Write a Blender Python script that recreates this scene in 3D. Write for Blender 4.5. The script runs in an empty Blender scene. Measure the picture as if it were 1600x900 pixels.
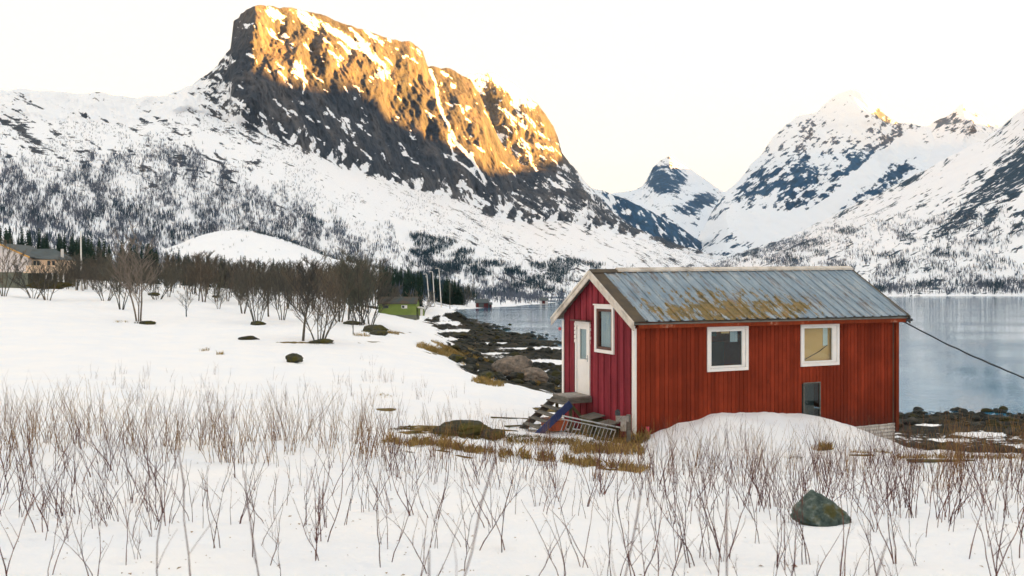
import bpy, math, random
import numpy as np
from mathutils import Vector, Matrix, Euler
R = math.radians
SC = bpy.context.scene
COL = SC.collection
F = 1240.0          # focal length in photograph pixels (1600 wide)
CZ = 10.0           # camera height over the fjord
HAZE = 3e-5

# ------------------------------------------------------------------ camera, sky, sun, exposure
cam = bpy.data.cameras.new('camera'); camo = bpy.data.objects.new('camera', cam); COL.objects.link(camo)
camo.location = (0, 0, CZ); camo.rotation_euler = (R(90), 0, 0)
cam.sensor_width = 36; cam.lens = 36 * F / 1600; cam.clip_start = 0.05; cam.clip_end = 40000
cam.dof.use_dof = True; cam.dof.focus_distance = 21; cam.dof.aperture_fstop = 3.2
SC.camera = camo
SUN_EL = R(6.0); SUN_H = Vector((0.93, 0.37)).normalized()
world = bpy.data.worlds.new("World"); SC.world = world; world.use_nodes = True
wn = world.node_tree; wn.nodes.clear()
wo = wn.nodes.new('ShaderNodeOutputWorld'); wb = wn.nodes.new('ShaderNodeBackground')
sky = wn.nodes.new('ShaderNodeTexSky'); sky.sky_type = 'NISHITA'; sky.sun_disc = False
sky.sun_elevation = SUN_EL; sky.sun_rotation = math.atan2(SUN_H.x, SUN_H.y)
sky.air_density = 1.0; sky.dust_density = 1.5; sky.ozone_density = 1.5
hs = wn.nodes.new('ShaderNodeHueSaturation'); hs.inputs['Saturation'].default_value = 0.32
tint = wn.nodes.new('ShaderNodeMix'); tint.data_type = 'RGBA'; tint.blend_type = 'MULTIPLY'
tint.inputs['Factor'].default_value = 1.0; tint.inputs[7].default_value = (1.0, 0.945, 0.905, 1)
wn.links.new(sky.outputs[0], hs.inputs['Color']); wn.links.new(hs.outputs[0], tint.inputs[6])
veil = wn.nodes.new('ShaderNodeMix'); veil.data_type = 'RGBA'; veil.inputs['Factor'].default_value = 0.96   # thin even high cloud
veil.inputs[7].default_value = (0.95, 1.005, 1.02, 1); wn.links.new(tint.outputs[2], veil.inputs[6])
wn.links.new(veil.outputs[2], wb.inputs[0]); wn.links.new(wb.outputs[0], wo.inputs[0])
wb.inputs[1].default_value = 0.05
sl = bpy.data.lights.new('sun', 'SUN'); sl.energy = 5.0; sl.angle = R(0.5); sl.color = (1.0, 0.40, 0.06)
so = bpy.data.objects.new('sun', sl); COL.objects.link(so)
sd = Vector((SUN_H.x * math.cos(SUN_EL), SUN_H.y * math.cos(SUN_EL), math.sin(SUN_EL)))
so.rotation_euler = sd.to_track_quat('Z', 'Y').to_euler(); so.location = (50, 20, 60)
vs = SC.view_settings; vs.view_transform = 'Standard'; vs.look = 'None'; vs.gamma = 1; vs.exposure = 4.30
vs.use_curve_mapping = False
SC.cycles.max_bounces = 5; SC.cycles.diffuse_bounces = 2; SC.cycles.glossy_bounces = 3
SC.cycles.transparent_max_bounces = 6; SC.cycles.use_denoising = True
SC.cycles.sample_clamp_indirect = 5

# ------------------------------------------------------------------ noise
rng = np.random.RandomState(7)
PERM = rng.rand(4096).astype(np.float64)
def _h(ix, iy, iz):
    k = (ix * 73856093) ^ (iy * 19349663) ^ (iz * 83492791)
    return PERM[(k ^ (k >> 13)) & 4095]
def vnoise(x, y, z=0.0):
    x = np.asarray(x, float); y = np.asarray(y, float); z = np.asarray(z, float) + np.zeros_like(x)
    ix = np.floor(x).astype(np.int64); iy = np.floor(y).astype(np.int64); iz = np.floor(z).astype(np.int64)
    fx, fy, fz = x - ix, y - iy, z - iz
    fx = fx * fx * (3 - 2 * fx); fy = fy * fy * (3 - 2 * fy); fz = fz * fz * (3 - 2 * fz)
    def L(a, b, t): return a + (b - a) * t
    c = [[[_h(ix + i, iy + j, iz + k) for k in (0, 1)] for j in (0, 1)] for i in (0, 1)]
    r = L(L(L(c[0][0][0], c[1][0][0], fx), L(c[0][1][0], c[1][1][0], fx), fy),
          L(L(c[0][0][1], c[1][0][1], fx), L(c[0][1][1], c[1][1][1], fx), fy), fz)
    return r * 2 - 1
def fbm(x, y, z=0.0, o=4, g=0.55):
    s = 0; a = 1; t = 0
    for i in range(o):
        f = 2.03 ** i
        s = s + a * vnoise(x * f + 17 * i, y * f - 9 * i, np.asarray(z) * f + 5 * i); t += a; a *= g
    return s / t * 1.6
def ridged(x, y, z=0.0, o=4):
    s = 0; a = 1; t = 0
    for i in range(o):
        f = 2.07 ** i
        s = s + a * (1 - np.abs(vnoise(x * f + 31 * i, y * f + 3 * i, np.asarray(z) * f)) * 2); t += a; a *= 0.5
    return s / t
def sst(e0, e1, x):
    t = np.clip((x - e0) / (e1 - e0), 0, 1); return t * t * (3 - 2 * t)
def rot(x, y, deg):
    c, s = math.cos(R(deg)), math.sin(R(deg)); return x * c + y * s, -x * s + y * c

# ------------------------------------------------------------------ tags, meshes
def tag(o, label=None, cat=None, group=None, kind=None):
    if label: o['label'] = label
    if cat: o['category'] = cat
    if group: o['group'] = group
    if kind: o['kind'] = kind
    return o
def thing(name, label, cat, loc=(0, 0, 0), rz=0, group=None):
    o = bpy.data.objects.new(name, None); COL.objects.link(o); o.empty_display_size = 0.3
    o.location = loc; o.rotation_euler = (0, 0, rz)
    return tag(o, label, cat, group)
def link_mesh(name, me, mat=None, parent=None):
    o = bpy.data.objects.new(name, me); COL.objects.link(o)
    if mat: me.materials.append(mat)
    if parent: o.parent = parent
    return o
def np_mesh(name, V, Fq, attrs=None, smooth=True):
    V = np.asarray(V, np.float32); Fq = np.asarray(Fq, np.int32)
    me = bpy.data.meshes.new(name); k = Fq.shape[1]
    me.vertices.add(len(V)); me.vertices.foreach_set('co', V.ravel())
    me.loops.add(Fq.size); me.loops.foreach_set('vertex_index', Fq.ravel())
    me.polygons.add(len(Fq)); me.polygons.foreach_set('loop_start', np.arange(0, Fq.size, k, dtype=np.int32))
    me.polygons.foreach_set('loop_total', np.full(len(Fq), k, np.int32))
    me.polygons.foreach_set('use_smooth', np.full(len(Fq), smooth, bool))
    for n, a in (attrs or {}).items():
        at = me.attributes.new(n, 'FLOAT', 'POINT'); at.data.foreach_set('value', np.asarray(a, np.float32).ravel())
    me.update(calc_edges=True); me.validate()
    return me
def grid_faces(nv, nu):
    i = np.arange(nv - 1)[:, None] * nu + np.arange(nu - 1)[None, :]
    i = i.ravel(); return np.stack([i, i + 1, i + nu + 1, i + nu], 1)
class MB:
    def __init__(s): s.v = []; s.f = []; s.t = []
    def add(s, vs, fs, tone=0.5):
        b = len(s.v); s.v += [tuple(v) for v in vs]; s.f += [tuple(b + i for i in f) for f in fs]; s.t += [tone] * len(vs)
    def box(s, x0, x1, y0, y1, z0, z1, tone=0.5):
        s.add([(x0, y0, z0), (x1, y0, z0), (x1, y1, z0), (x0, y1, z0), (x0, y0, z1), (x1, y0, z1), (x1, y1, z1), (x0, y1, z1)],
              [(0, 3, 2, 1), (4, 5, 6, 7), (0, 1, 5, 4), (1, 2, 6, 5), (2, 3, 7, 6), (3, 0, 4, 7)], tone)
    def hexa(s, p, tone=0.5):
        s.add(p, [(0, 3, 2, 1), (4, 5, 6, 7), (0, 1, 5, 4), (1, 2, 6, 5), (2, 3, 7, 6), (3, 0, 4, 7)], tone)
    def beam(s, a, b, w, h, up=(0, 0, 1), tone=0.5):
        a = Vector(a); b = Vector(b); d = (b - a).normalized(); u = Vector(up); r = d.cross(u).normalized(); u = r.cross(d).normalized()
        r *= w / 2; u *= h / 2
        s.hexa([a - r - u, a + r - u, b + r - u, b - r - u, a - r + u, a + r + u, b + r + u, b - r + u], tone)
    def tube(s, pts, rad, n=5, tone=0.5, cap=True):
        pts = [Vector(p) for p in pts]; b = len(s.v); m = len(pts)
        if not hasattr(rad, '__len__'): rad = [rad] * m
        ref = Vector((0.31, 0.17, 0.93))
        for i, p in enumerate(pts):
            d = (pts[min(i + 1, m - 1)] - pts[max(i - 1, 0)]).normalized()
            r = d.cross(ref)
            if r.length < 1e-3: r = d.cross(Vector((1, 0, 0)))
            r.normalize(); q = d.cross(r)
            for k in range(n):
                a = 2 * math.pi * k / n
                s.v.append(tuple(p + (r * math.cos(a) + q * math.sin(a)) * rad[i])); s.t.append(tone)
        for i in range(m - 1):
            for k in range(n):
                k2 = (k + 1) % n
                s.f.append((b + i * n + k, b + i * n + k2, b + (i + 1) * n + k2, b + (i + 1) * n + k))
        if cap and n > 2:
            s.f.append(tuple(b + k for k in range(n))[::-1]); s.f.append(tuple(b + (m - 1) * n + k for k in range(n)))
    def mesh(s, name, smooth=False):
        me = bpy.data.meshes.new(name); me.from_pydata(s.v, [], s.f)
        at = me.attributes.new('tone', 'FLOAT', 'POINT'); at.data.foreach_set('value', np.array(s.t, np.float32))
        if smooth: me.polygons.foreach_set('use_smooth', np.ones(len(s.f), bool))
        me.update(); return me
    def build(s, name, mat, parent=None, smooth=False, bevel=0):
        o = link_mesh(name, s.mesh(name, smooth), mat, parent)
        if bevel:
            m = o.modifiers.new('b', 'BEVEL'); m.width = bevel; m.segments = 2; m.limit_method = 'ANGLE'
        return o

# ------------------------------------------------------------------ materials
def mat_new(name):
    m = bpy.data.materials.new(name); m.use_nodes = True; nt = m.node_tree
    return m, nt, nt.nodes['Principled BSDF']
def N(nt, t, **kw):
    n = nt.nodes.new(t)
    for k, v in kw.items(): setattr(n, k, v)
    return n
def noise_node(nt, scale, detail=4, rough=0.6, vec=None, mapscale=None, coord='Object'):
    n = N(nt, 'ShaderNodeTexNoise'); n.inputs['Scale'].default_value = scale
    n.inputs['Detail'].default_value = detail; n.inputs['Roughness'].default_value = rough
    tc = N(nt, 'ShaderNodeTexCoord'); mp = N(nt, 'ShaderNodeMapping')
    if mapscale: mp.inputs['Scale'].default_value = mapscale
    nt.links.new(tc.outputs[coord], mp.inputs[0]); nt.links.new(mp.outputs[0], n.inputs['Vector'])
    return n
def ramp(nt, src, stops):
    r = N(nt, 'ShaderNodeValToRGB'); e = r.color_ramp.elements
    while len(e) < len(stops): e.new(0.5)
    for i, (p, c) in enumerate(stops):
        e[i].position = p; e[i].color = (c[0], c[1], c[2], 1) if hasattr(c, '__len__') else (c, c, c, 1)
    nt.links.new(src, r.inputs[0]); return r
def mixc(nt, fac, a, b, blend='MIX'):
    m = N(nt, 'ShaderNodeMix', data_type='RGBA', blend_type=blend)
    for sock, v in ((m.inputs['Factor'], fac), (m.inputs[6], a), (m.inputs[7], b)):
        if hasattr(v, 'links') or hasattr(v, 'is_linked'): nt.links.new(v, sock)
        elif hasattr(v, '__len__'): sock.default_value = (v[0], v[1], v[2], 1)
        else: sock.default_value = v
    return m.outputs[2]
def math_(nt, op, a, b=None, c=None, clamp=False):
    m = N(nt, 'ShaderNodeMath', operation=op); m.use_clamp = clamp
    for i, v in enumerate((a, b, c)):
        if v is None: continue
        if hasattr(v, 'is_linked'): nt.links.new(v, m.inputs[i])
        else: m.inputs[i].default_value = v
    return m.outputs[0]
def bump(nt, bs, h, strength=0.3, dist=0.02):
    b = N(nt, 'ShaderNodeBump'); b.inputs['Strength'].default_value = strength; b.inputs['Distance'].default_value = dist
    nt.links.new(h, b.inputs['Height']); nt.links.new(b.outputs[0], bs.inputs['Normal']); return b
def attr(nt, name):
    a = N(nt, 'ShaderNodeAttribute'); a.attribute_name = name; return a.outputs['Fac']

def simple(name, col, rough=0.7, col2=None, scale=6, mapscale=None, metal=0, tone=0, bumpd=0, spec=None, stops=(0.35, 0.65)):
    m, nt, bs = mat_new(name); bs.inputs['Roughness'].default_value = rough; bs.inputs['Metallic'].default_value = metal
    if spec is not None: bs.inputs['Specular IOR Level'].default_value = spec
    n = noise_node(nt, scale, 5, 0.62, mapscale=mapscale)
    c2 = col2 or tuple(c * 0.8 for c in col)
    out = ramp(nt, n.outputs[0], [(stops[0], col), (stops[1], c2)]).outputs[0]
    if tone:
        t = attr(nt, 'tone'); k = math_(nt, 'MULTIPLY_ADD', t, tone, 1 - tone / 2)
        out = mixc(nt, 1.0, out, k, 'MULTIPLY')
    nt.links.new(out, bs.inputs['Base Color'])
    if bumpd: bump(nt, bs, n.outputs[0], 0.5, bumpd)
    return m

def mountain_mat(name, fine, rock_a, rock_b, rock_c, snow=(0.88, 0.90, 0.94)):
    m, nt, bs = mat_new(name); bs.inputs['Roughness'].default_value = 0.85; bs.inputs['Specular IOR Level'].default_value = 0.15
    n1 = noise_node(nt, fine, 6, 0.7, mapscale=(1, 1, 0.6))
    a = attr(nt, 'rock')
    s = math_(nt, 'ADD', a, math_(nt, 'MULTIPLY_ADD', n1.outputs[0], 3.4, -1.7))
    mask = ramp(nt, s, [(0.42, 0), (0.58, 1)]).outputs[0]
    n2 = noise_node(nt, fine * 0.25, 6, 0.65, mapscale=(1, 1, 0.35))
    rk = ramp(nt, n2.outputs[0], [(0.3, rock_a), (0.5, rock_b), (0.7, rock_c)]).outputs[0]
    n4 = noise_node(nt, fine * 1.6, 5, 0.75, mapscale=(1, 1, 0.22))
    rk = mixc(nt, 1.0, rk, ramp(nt, n4.outputs[0], [(0.38, 0.40), (0.50, 1.0), (0.66, 1.35)]).outputs[0], 'MULTIPLY')
    nt.links.new(mixc(nt, mask, snow, rk), bs.inputs['Base Color'])
    n3 = noise_node(nt, fine * 0.6, 7, 0.7, mapscale=(1, 1, 0.5))
    bm = bump(nt, bs, n3.outputs[0], 1.0, 0.35 / fine)
    nt.links.new(math_(nt, 'MULTIPLY_ADD', mask, 0.85, 0.15), bm.inputs['Strength'])
    return m

def stone_mat(name, a, b, c=None, moss=None, scale=5):
    m, nt, bs = mat_new(name); bs.inputs['Roughness'].default_value = 0.9; bs.inputs['Specular IOR Level'].default_value = 0.2
    n = noise_node(nt, scale, 8, 0.7); n2 = noise_node(nt, scale * 0.35, 4, 0.6)
    col = ramp(nt, n.outputs[0], [(0.35, a), (0.52, b), (0.7, c or b)]).outputs[0]
    if moss:
        mk = ramp(nt, n2.outputs[0], [(0.53, 0), (0.60, 0.85)]).outputs[0]
        col = mixc(nt, mk, col, moss)
    nt.links.new(col, bs.inputs['Base Color']); bump(nt, bs, n.outputs[0], 0.9, 0.25 / scale)
    return m

def plank_mat(name, a, b, dark, worn=None, rough=0.75, axis='X'):
    m, nt, bs = mat_new(name); bs.inputs['Roughness'].default_value = rough; bs.inputs['Specular IOR Level'].default_value = 0.08
    n = noise_node(nt, 1.0, 6, 0.7, mapscale=(14, 14, 0.9)); n2 = noise_node(nt, 0.8, 4, 0.6, mapscale=(1, 1, 1))
    col = ramp(nt, n.outputs[0], [(0.3, a), (0.6, b), (0.78, dark)]).outputs[0]
    t = attr(nt, 'tone'); k = math_(nt, 'MULTIPLY_ADD', t, 0.36, 0.82)
    col = mixc(nt, 1.0, col, k, 'MULTIPLY')
    kn = noise_node(nt, 1.0, 2, 0.5, mapscale=(9, 9, 3.2))        # knots and scuffs in the boards
    km = ramp(nt, kn.outputs[0], [(0.70, 0), (0.76, 0.75)]).outputs[0]
    col = mixc(nt, km, col, dark)
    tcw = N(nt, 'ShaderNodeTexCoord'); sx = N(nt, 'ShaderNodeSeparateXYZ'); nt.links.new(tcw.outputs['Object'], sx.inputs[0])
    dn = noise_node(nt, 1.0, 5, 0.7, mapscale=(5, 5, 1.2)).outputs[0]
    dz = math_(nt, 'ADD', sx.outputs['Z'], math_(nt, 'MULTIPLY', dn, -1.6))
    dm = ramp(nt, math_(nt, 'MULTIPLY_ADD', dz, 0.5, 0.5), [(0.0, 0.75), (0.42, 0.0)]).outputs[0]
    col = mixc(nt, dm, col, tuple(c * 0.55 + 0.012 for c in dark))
    fd = ramp(nt, n2.outputs[0], [(0.42, 0.82), (0.62, 1.12)]).outputs[0]; col = mixc(nt, 1.0, col, fd, 'MULTIPLY')
    if worn:
        wm = ramp(nt, n2.outputs[0], [(0.60, 0), (0.68, 1)]).outputs[0]
        wm = math_(nt, 'MULTIPLY', wm, ramp(nt, noise_node(nt, 9, 6, 0.8, mapscale=(1, 1, 0.4)).outputs[0], [(0.48, 0), (0.52, 1)]).outputs[0])
        col = mixc(nt, wm, col, worn)
    nt.links.new(col, bs.inputs['Base Color']); bump(nt, bs, n.outputs[0], 0.4, 0.006)
    return m

M = {}
M['m_main'] = mountain_mat('rock_and_snow', 0.055, (0.016, 0.027, 0.044), (0.047, 0.055, 0.070), (0.12, 0.112, 0.112))
M['m_far'] = mountain_mat('far_rock_and_snow', 0.02, (0.005, 0.036, 0.085), (0.010, 0.053, 0.12), (0.03, 0.09, 0.17))  # rock tinted blue to stand in for distance haze
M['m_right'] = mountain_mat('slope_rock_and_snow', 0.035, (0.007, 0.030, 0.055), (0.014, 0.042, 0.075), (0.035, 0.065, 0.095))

def ground_mat():
    m, nt, bs = mat_new('snow_ground'); bs.inputs['Roughness'].default_value = 0.7; bs.inputs['Specular IOR Level'].default_value = 0.06
    sn = attr(nt, 'snow'); gr = attr(nt, 'grass')
    n1 = noise_node(nt, 1.3, 8, 0.72)
    s = math_(nt, 'ADD', sn, math_(nt, 'MULTIPLY_ADD', n1.outputs[0], 0.9, -0.45))
    mask = ramp(nt, s, [(0.47, 0), (0.53, 1)]).outputs[0]
    nb = noise_node(nt, 0.9, 8, 0.75)
    beach = ramp(nt, nb.outputs[0], [(0.3, (0.006, 0.009, 0.010)), (0.48, (0.012, 0.014, 0.012)), (0.60, (0.026, 0.022, 0.007)), (0.78, (0.06, 0.056, 0.05))]).outputs[0]
    ng = noise_node(nt, 6, 6, 0.7)
    grass = ramp(nt, ng.outputs[0], [(0.3, (0.05, 0.045, 0.014)), (0.5, (0.15, 0.11, 0.035)), (0.7, (0.3, 0.2, 0.08))]).outputs[0]
    low = mixc(nt, gr, beach, grass)
    ns = noise_node(nt, 0.5, 5, 0.6)
    snow = ramp(nt, ns.outputs[0], [(0.35, (0.86, 0.885, 0.93)), (0.65, (0.92, 0.92, 0.93))]).outputs[0]
    nt.links.new(mixc(nt, mask, low, snow), bs.inputs['Base Color'])
    nf = noise_node(nt, 7, 7, 0.65); bump(nt, bs, nf.outputs[0], 0.6, 0.07)
    return m
M['ground'] = ground_mat()

def water_mat():
    m, nt, bs = mat_new('fjord_water')
    bs.inputs['Base Color'].default_value = (0.03, 0.19, 0.33, 1); bs.inputs['Roughness'].default_value = 0.06
    bs.inputs['IOR'].default_value = 1.33; bs.inputs['Specular Tint'].default_value = (0.55, 0.84, 1.0, 1)
    n = noise_node(nt, 0.9, 5, 0.6, mapscale=(0.6, 1.4, 1)); n2 = noise_node(nt, 0.02, 3, 0.5, mapscale=(0.6, 2.0, 1))
    r = ramp(nt, n2.outputs[0], [(0.4, 0.25), (0.62, 1.0)]).outputs[0]
    b = bump(nt, bs, n.outputs[0], 0.5, 0.10)
    nt.links.new(math_(nt, 'MULTIPLY', r, 0.5), b.inputs['Strength'])
    nt.links.new(math_(nt, 'MULTIPLY_ADD', r, 0.07, 0.02), bs.inputs['Roughness'])
    return m
M['water'] = water_mat()
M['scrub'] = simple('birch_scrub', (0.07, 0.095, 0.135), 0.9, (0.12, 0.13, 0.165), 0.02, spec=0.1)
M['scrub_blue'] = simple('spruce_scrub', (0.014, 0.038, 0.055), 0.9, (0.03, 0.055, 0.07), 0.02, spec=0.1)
M['red_wall'] = plank_mat('red_paint', (0.24, 0.036, 0.015), (0.20, 0.030, 0.013), (0.09, 0.018, 0.010))
M['crimson_wall'] = plank_mat('crimson_paint', (0.30, 0.042, 0.062), (0.215, 0.030, 0.040), (0.10, 0.018, 0.018))
M['worn_red'] = plank_mat('worn_red_paint', (0.24, 0.045, 0.015), (0.18, 0.03, 0.012), (0.10, 0.03, 0.015), worn=(0.42, 0.24, 0.16))
M['white'] = simple('white_paint', (0.82, 0.79, 0.76), 0.55, (0.76, 0.72, 0.68), 3.5, tone=0.1, bumpd=0.003, stops=(0.45, 0.75))
M['weathered'] = simple('weathered_white_wood', (0.66, 0.60, 0.53), 0.8, (0.36, 0.31, 0.26), 2.2, (1, 1, 1), tone=0.3, bumpd=0.004, stops=(0.42, 0.7))
M['roof_edge'] = simple('dark_roof_felt', (0.055, 0.045, 0.035), 0.9, (0.10, 0.075, 0.045), 2.5, bumpd=0.004)
M['brown_frame'] = simple('brown_window_frame', (0.10, 0.035, 0.022), 0.6, (0.07, 0.025, 0.016), 5)
M['grey_wood'] = simple('grey_wood', (0.17, 0.16, 0.14), 0.85, (0.09, 0.085, 0.07), 4, (1, 1, 6), tone=0.4, bumpd=0.004)
M['old_wood'] = simple('pale_old_wood', (0.40, 0.37, 0.34), 0.85, (0.22, 0.20, 0.18), 5, tone=0.3, bumpd=0.004)
M['blue_paint'] = simple('blue_paint', (0.012, 0.030, 0.13), 0.6, (0.03, 0.05, 0.14), 6, bumpd=0.002)
M['galv'] = simple('galvanised_steel', (0.42, 0.45, 0.48), 0.5, (0.28, 0.27, 0.26), 12, metal=0.3)
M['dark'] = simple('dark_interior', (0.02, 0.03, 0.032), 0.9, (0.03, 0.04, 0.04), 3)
M['curtain'] = simple('pale_curtain', (0.50, 0.53, 0.57), 0.9, (0.36, 0.40, 0.46), 2, (8, 8, 0.4))
M['tan_blind'] = simple('tan_blind', (0.92, 0.52, 0.22), 0.9, (0.86, 0.46, 0.18), 1.5)  # in the second big window this tan stands for reflected sunset sky
M['orange'] = simple('orange_plastic', (0.5, 0.10, 0.03), 0.5, (0.4, 0.08, 0.03), 4)
M['pink'] = simple('pink_paint', (0.6, 0.05, 0.08), 0.4, (0.5, 0.05, 0.08), 4)
M['olive'] = simple('olive_plank', (0.10, 0.09, 0.04), 0.85, (0.06, 0.06, 0.03), 5, bumpd=0.003)
M['rope'] = simple('dark_rope', (0.03, 0.035, 0.045), 0.85, (0.05, 0.055, 0.06), 30)
M['corrug'] = simple('pale_corrugated_sheet', (0.60, 0.57, 0.54), 0.6, (0.40, 0.38, 0.35), 2.5, bumpd=0.003)
M['stone_fg'] = stone_mat('grey_green_stone', (0.03, 0.048, 0.045), (0.085, 0.115, 0.10), (0.24, 0.27, 0.25), (0.075, 0.07, 0.018), 10)
M['boulder'] = stone_mat('brown_boulder', (0.10, 0.09, 0.08), (0.20, 0.165, 0.135), (0.34, 0.26, 0.20), None, 2.2)
M['dark_boulder'] = stone_mat('dark_boulder', (0.02, 0.023, 0.022), (0.045, 0.045, 0.04), (0.09, 0.08, 0.065), (0.045, 0.042, 0.014), 2.5)
M['mossy'] = stone_mat('mossy_stone', (0.03, 0.035, 0.03), (0.06, 0.06, 0.04), (0.10, 0.10, 0.07), (0.075, 0.068, 0.014), 4)
M['beach_rock'] = stone_mat('beach_stone', (0.012, 0.016, 0.017), (0.035, 0.038, 0.033), (0.10, 0.09, 0.075), (0.04, 0.037, 0.010), 1.2)
M['dry_grass'] = simple('dry_grass', (0.42, 0.29, 0.11), 0.85, (0.20, 0.14, 0.04), 1.5, tone=0.7, spec=0.2)
M['moss_grass'] = simple('mossy_grass', (0.06, 0.058, 0.013), 0.9, (0.11, 0.085, 0.025), 3, tone=0.6, spec=0.2)
M['twig'] = simple('purple_brown_twig', (0.060, 0.020, 0.028), 0.7, (0.13, 0.048, 0.030), 8, tone=0.6, spec=0.3)
M['twig_olive'] = simple("olive_brown_twig", (0.27, 0.155, 0.035), 0.7, (0.11, 0.05, 0.03), 3, tone=0.7, spec=0.3)
M['bark'] = simple('grey_brown_bark', (0.060, 0.057, 0.050), 0.9, (0.095, 0.082, 0.070), 0.8, tone=0.6, spec=0.1)
M['bark_pale'] = simple('pale_birch_bark', (0.28, 0.23, 0.19), 0.9, (0.13, 0.11, 0.095), 0.6, tone=0.6, spec=0.1)
def vary(m, cols):
    nt = m.node_tree; bs = nt.nodes['Principled BSDF']; src = bs.inputs['Base Color'].links[0].from_socket
    oi = N(nt, 'ShaderNodeObjectInfo'); rp = ramp(nt, oi.outputs['Random'], [(i / (len(cols) - 1), c) for i, c in enumerate(cols)])
    nt.links.new(mixc(nt, 1.0, src, rp.outputs[0], 'MULTIPLY'), bs.inputs['Base Color'])
vary(M['bark'], [(0.9, 0.98, 1.1), (1.6, 1.65, 1.5), (1.1, 1.15, 1.15), (2.1, 1.85, 1.6), (1.3, 1.5, 1.35)])
M['needles'] = simple('spruce_needles', (0.010, 0.028, 0.022), 0.9, (0.022, 0.045, 0.026), 0.5, tone=0.8, spec=0.1)
M['green_wall'] = simple('green_paint', (0.19, 0.26, 0.05), 0.7, (0.15, 0.21, 0.04), 0.8, tone=0.2)
M['rust_roof'] = simple('rusty_roof', (0.03, 0.05, 0.055), 0.8, (0.09, 0.05, 0.02), 0.5)
M['boat_red'] = simple('dark_red_paint', (0.10, 0.015, 0.015), 0.8, (0.07, 0.012, 0.015), 0.7)
M['house_white'] = simple('white_house_paint', (0.74, 0.68, 0.66), 0.7, (0.68, 0.62, 0.60), 0.6, tone=0.1)
M['house_cream'] = simple('cream_boards', (0.78, 0.60, 0.42), 0.7, (0.68, 0.48, 0.34), 0.5, tone=0.2)
M['house_yellow'] = simple('ochre_trim', (0.72, 0.40, 0.10), 0.7, (0.6, 0.34, 0.10), 0.5)
M['house_base'] = simple('grey_green_masonry', (0.17, 0.18, 0.14), 0.9, (0.13, 0.14, 0.11), 0.6)
M['slate'] = simple('dark_slate', (0.06, 0.085, 0.095), 0.7, (0.05, 0.06, 0.06), 0.8)
M['pole'] = simple('pale_pole', (0.80, 0.77, 0.73), 0.6, (0.70, 0.66, 0.62), 0.5)
M['dark_glass'] = simple('dark_window_glass', (0.02, 0.03, 0.035), 0.1, (0.03, 0.04, 0.04), 1)

def glass_mat():
    m = bpy.data.materials.new('window_glass'); m.use_nodes = True; nt = m.node_tree; nt.nodes.clear()
    o = N(nt, 'ShaderNodeOutputMaterial'); g = N(nt, 'ShaderNodeBsdfGlossy'); t = N(nt, 'ShaderNodeBsdfTransparent')
    g.inputs['Roughness'].default_value = 0.02; t.inputs[0].default_value = (0.86, 0.92, 0.92, 1)
    lw_ = N(nt, 'ShaderNodeLayerWeight'); lw_.inputs[0].default_value = 0.5
    pw = math_(nt, 'MULTIPLY_ADD', math_(nt, 'POWER', lw_.outputs['Facing'], 5.0), 0.92, 0.035); mx = N(nt, 'ShaderNodeMixShader')
    nt.links.new(pw, mx.inputs[0]); nt.links.new(t.outputs[0], mx.inputs[1]); nt.links.new(g.outputs[0], mx.inputs[2])
    nt.links.new(mx.outputs[0], o.inputs[0]); return m
M['glass'] = glass_mat()

def roof_mat():
    m, nt, bs = mat_new('old_ribbed_metal'); bs.inputs['Roughness'].default_value = 0.5; bs.inputs['Metallic'].default_value = 0.15
    base = ramp(nt, noise_node(nt, 1.6, 6, 0.7, mapscale=(2.2, 0.5, 1)).outputs[0], [(0.3, (0.12, 0.19, 0.26)), (0.55, (0.24, 0.31, 0.37)), (0.72, (0.44, 0.46, 0.47))]).outputs[0]
    # lichen: thickest low on the first half of the roof, running down in streaks
    n1 = noise_node(nt, 1.0, 6, 0.72, mapscale=(5.5, 2.6, 1)); n2 = noise_node(nt, 0.33, 2, 0.5)
    dens = attr(nt, 'moss')
    s = math_(nt, 'ADD', math_(nt, 'MULTIPLY', dens, 0.20), n1.outputs[0])
    mk = ramp(nt, s, [(0.60, 0), (0.66, 1)]).outputs[0]
    mossc = ramp(nt, noise_node(nt, 5, 5, 0.7).outputs[0], [(0.35, (0.07, 0.05, 0.012)), (0.52, (0.19, 0.125, 0.02)), (0.7, (0.28, 0.14, 0.04))]).outputs[0]
    rust = ramp(nt, noise_node(nt, 1.0, 8, 0.75, mapscale=(5, 1.2, 1)).outputs[0], [(0.51, 0), (0.64, 0.8)]).outputs[0]
    c = mixc(nt, rust, base, (0.13, 0.09, 0.075)); c = mixc(nt, mk, c, mossc); c = mixc(nt, math_(nt, 'MULTIPLY', attr(nt, 'groove'), 0.75), c, (0.045, 0.05, 0.055))  # dark dirt beside the ribs, coloured in to strengthen their shading
    nt.links.new(c, bs.inputs['Base Color']); return m
M['roof'] = roof_mat()

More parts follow.
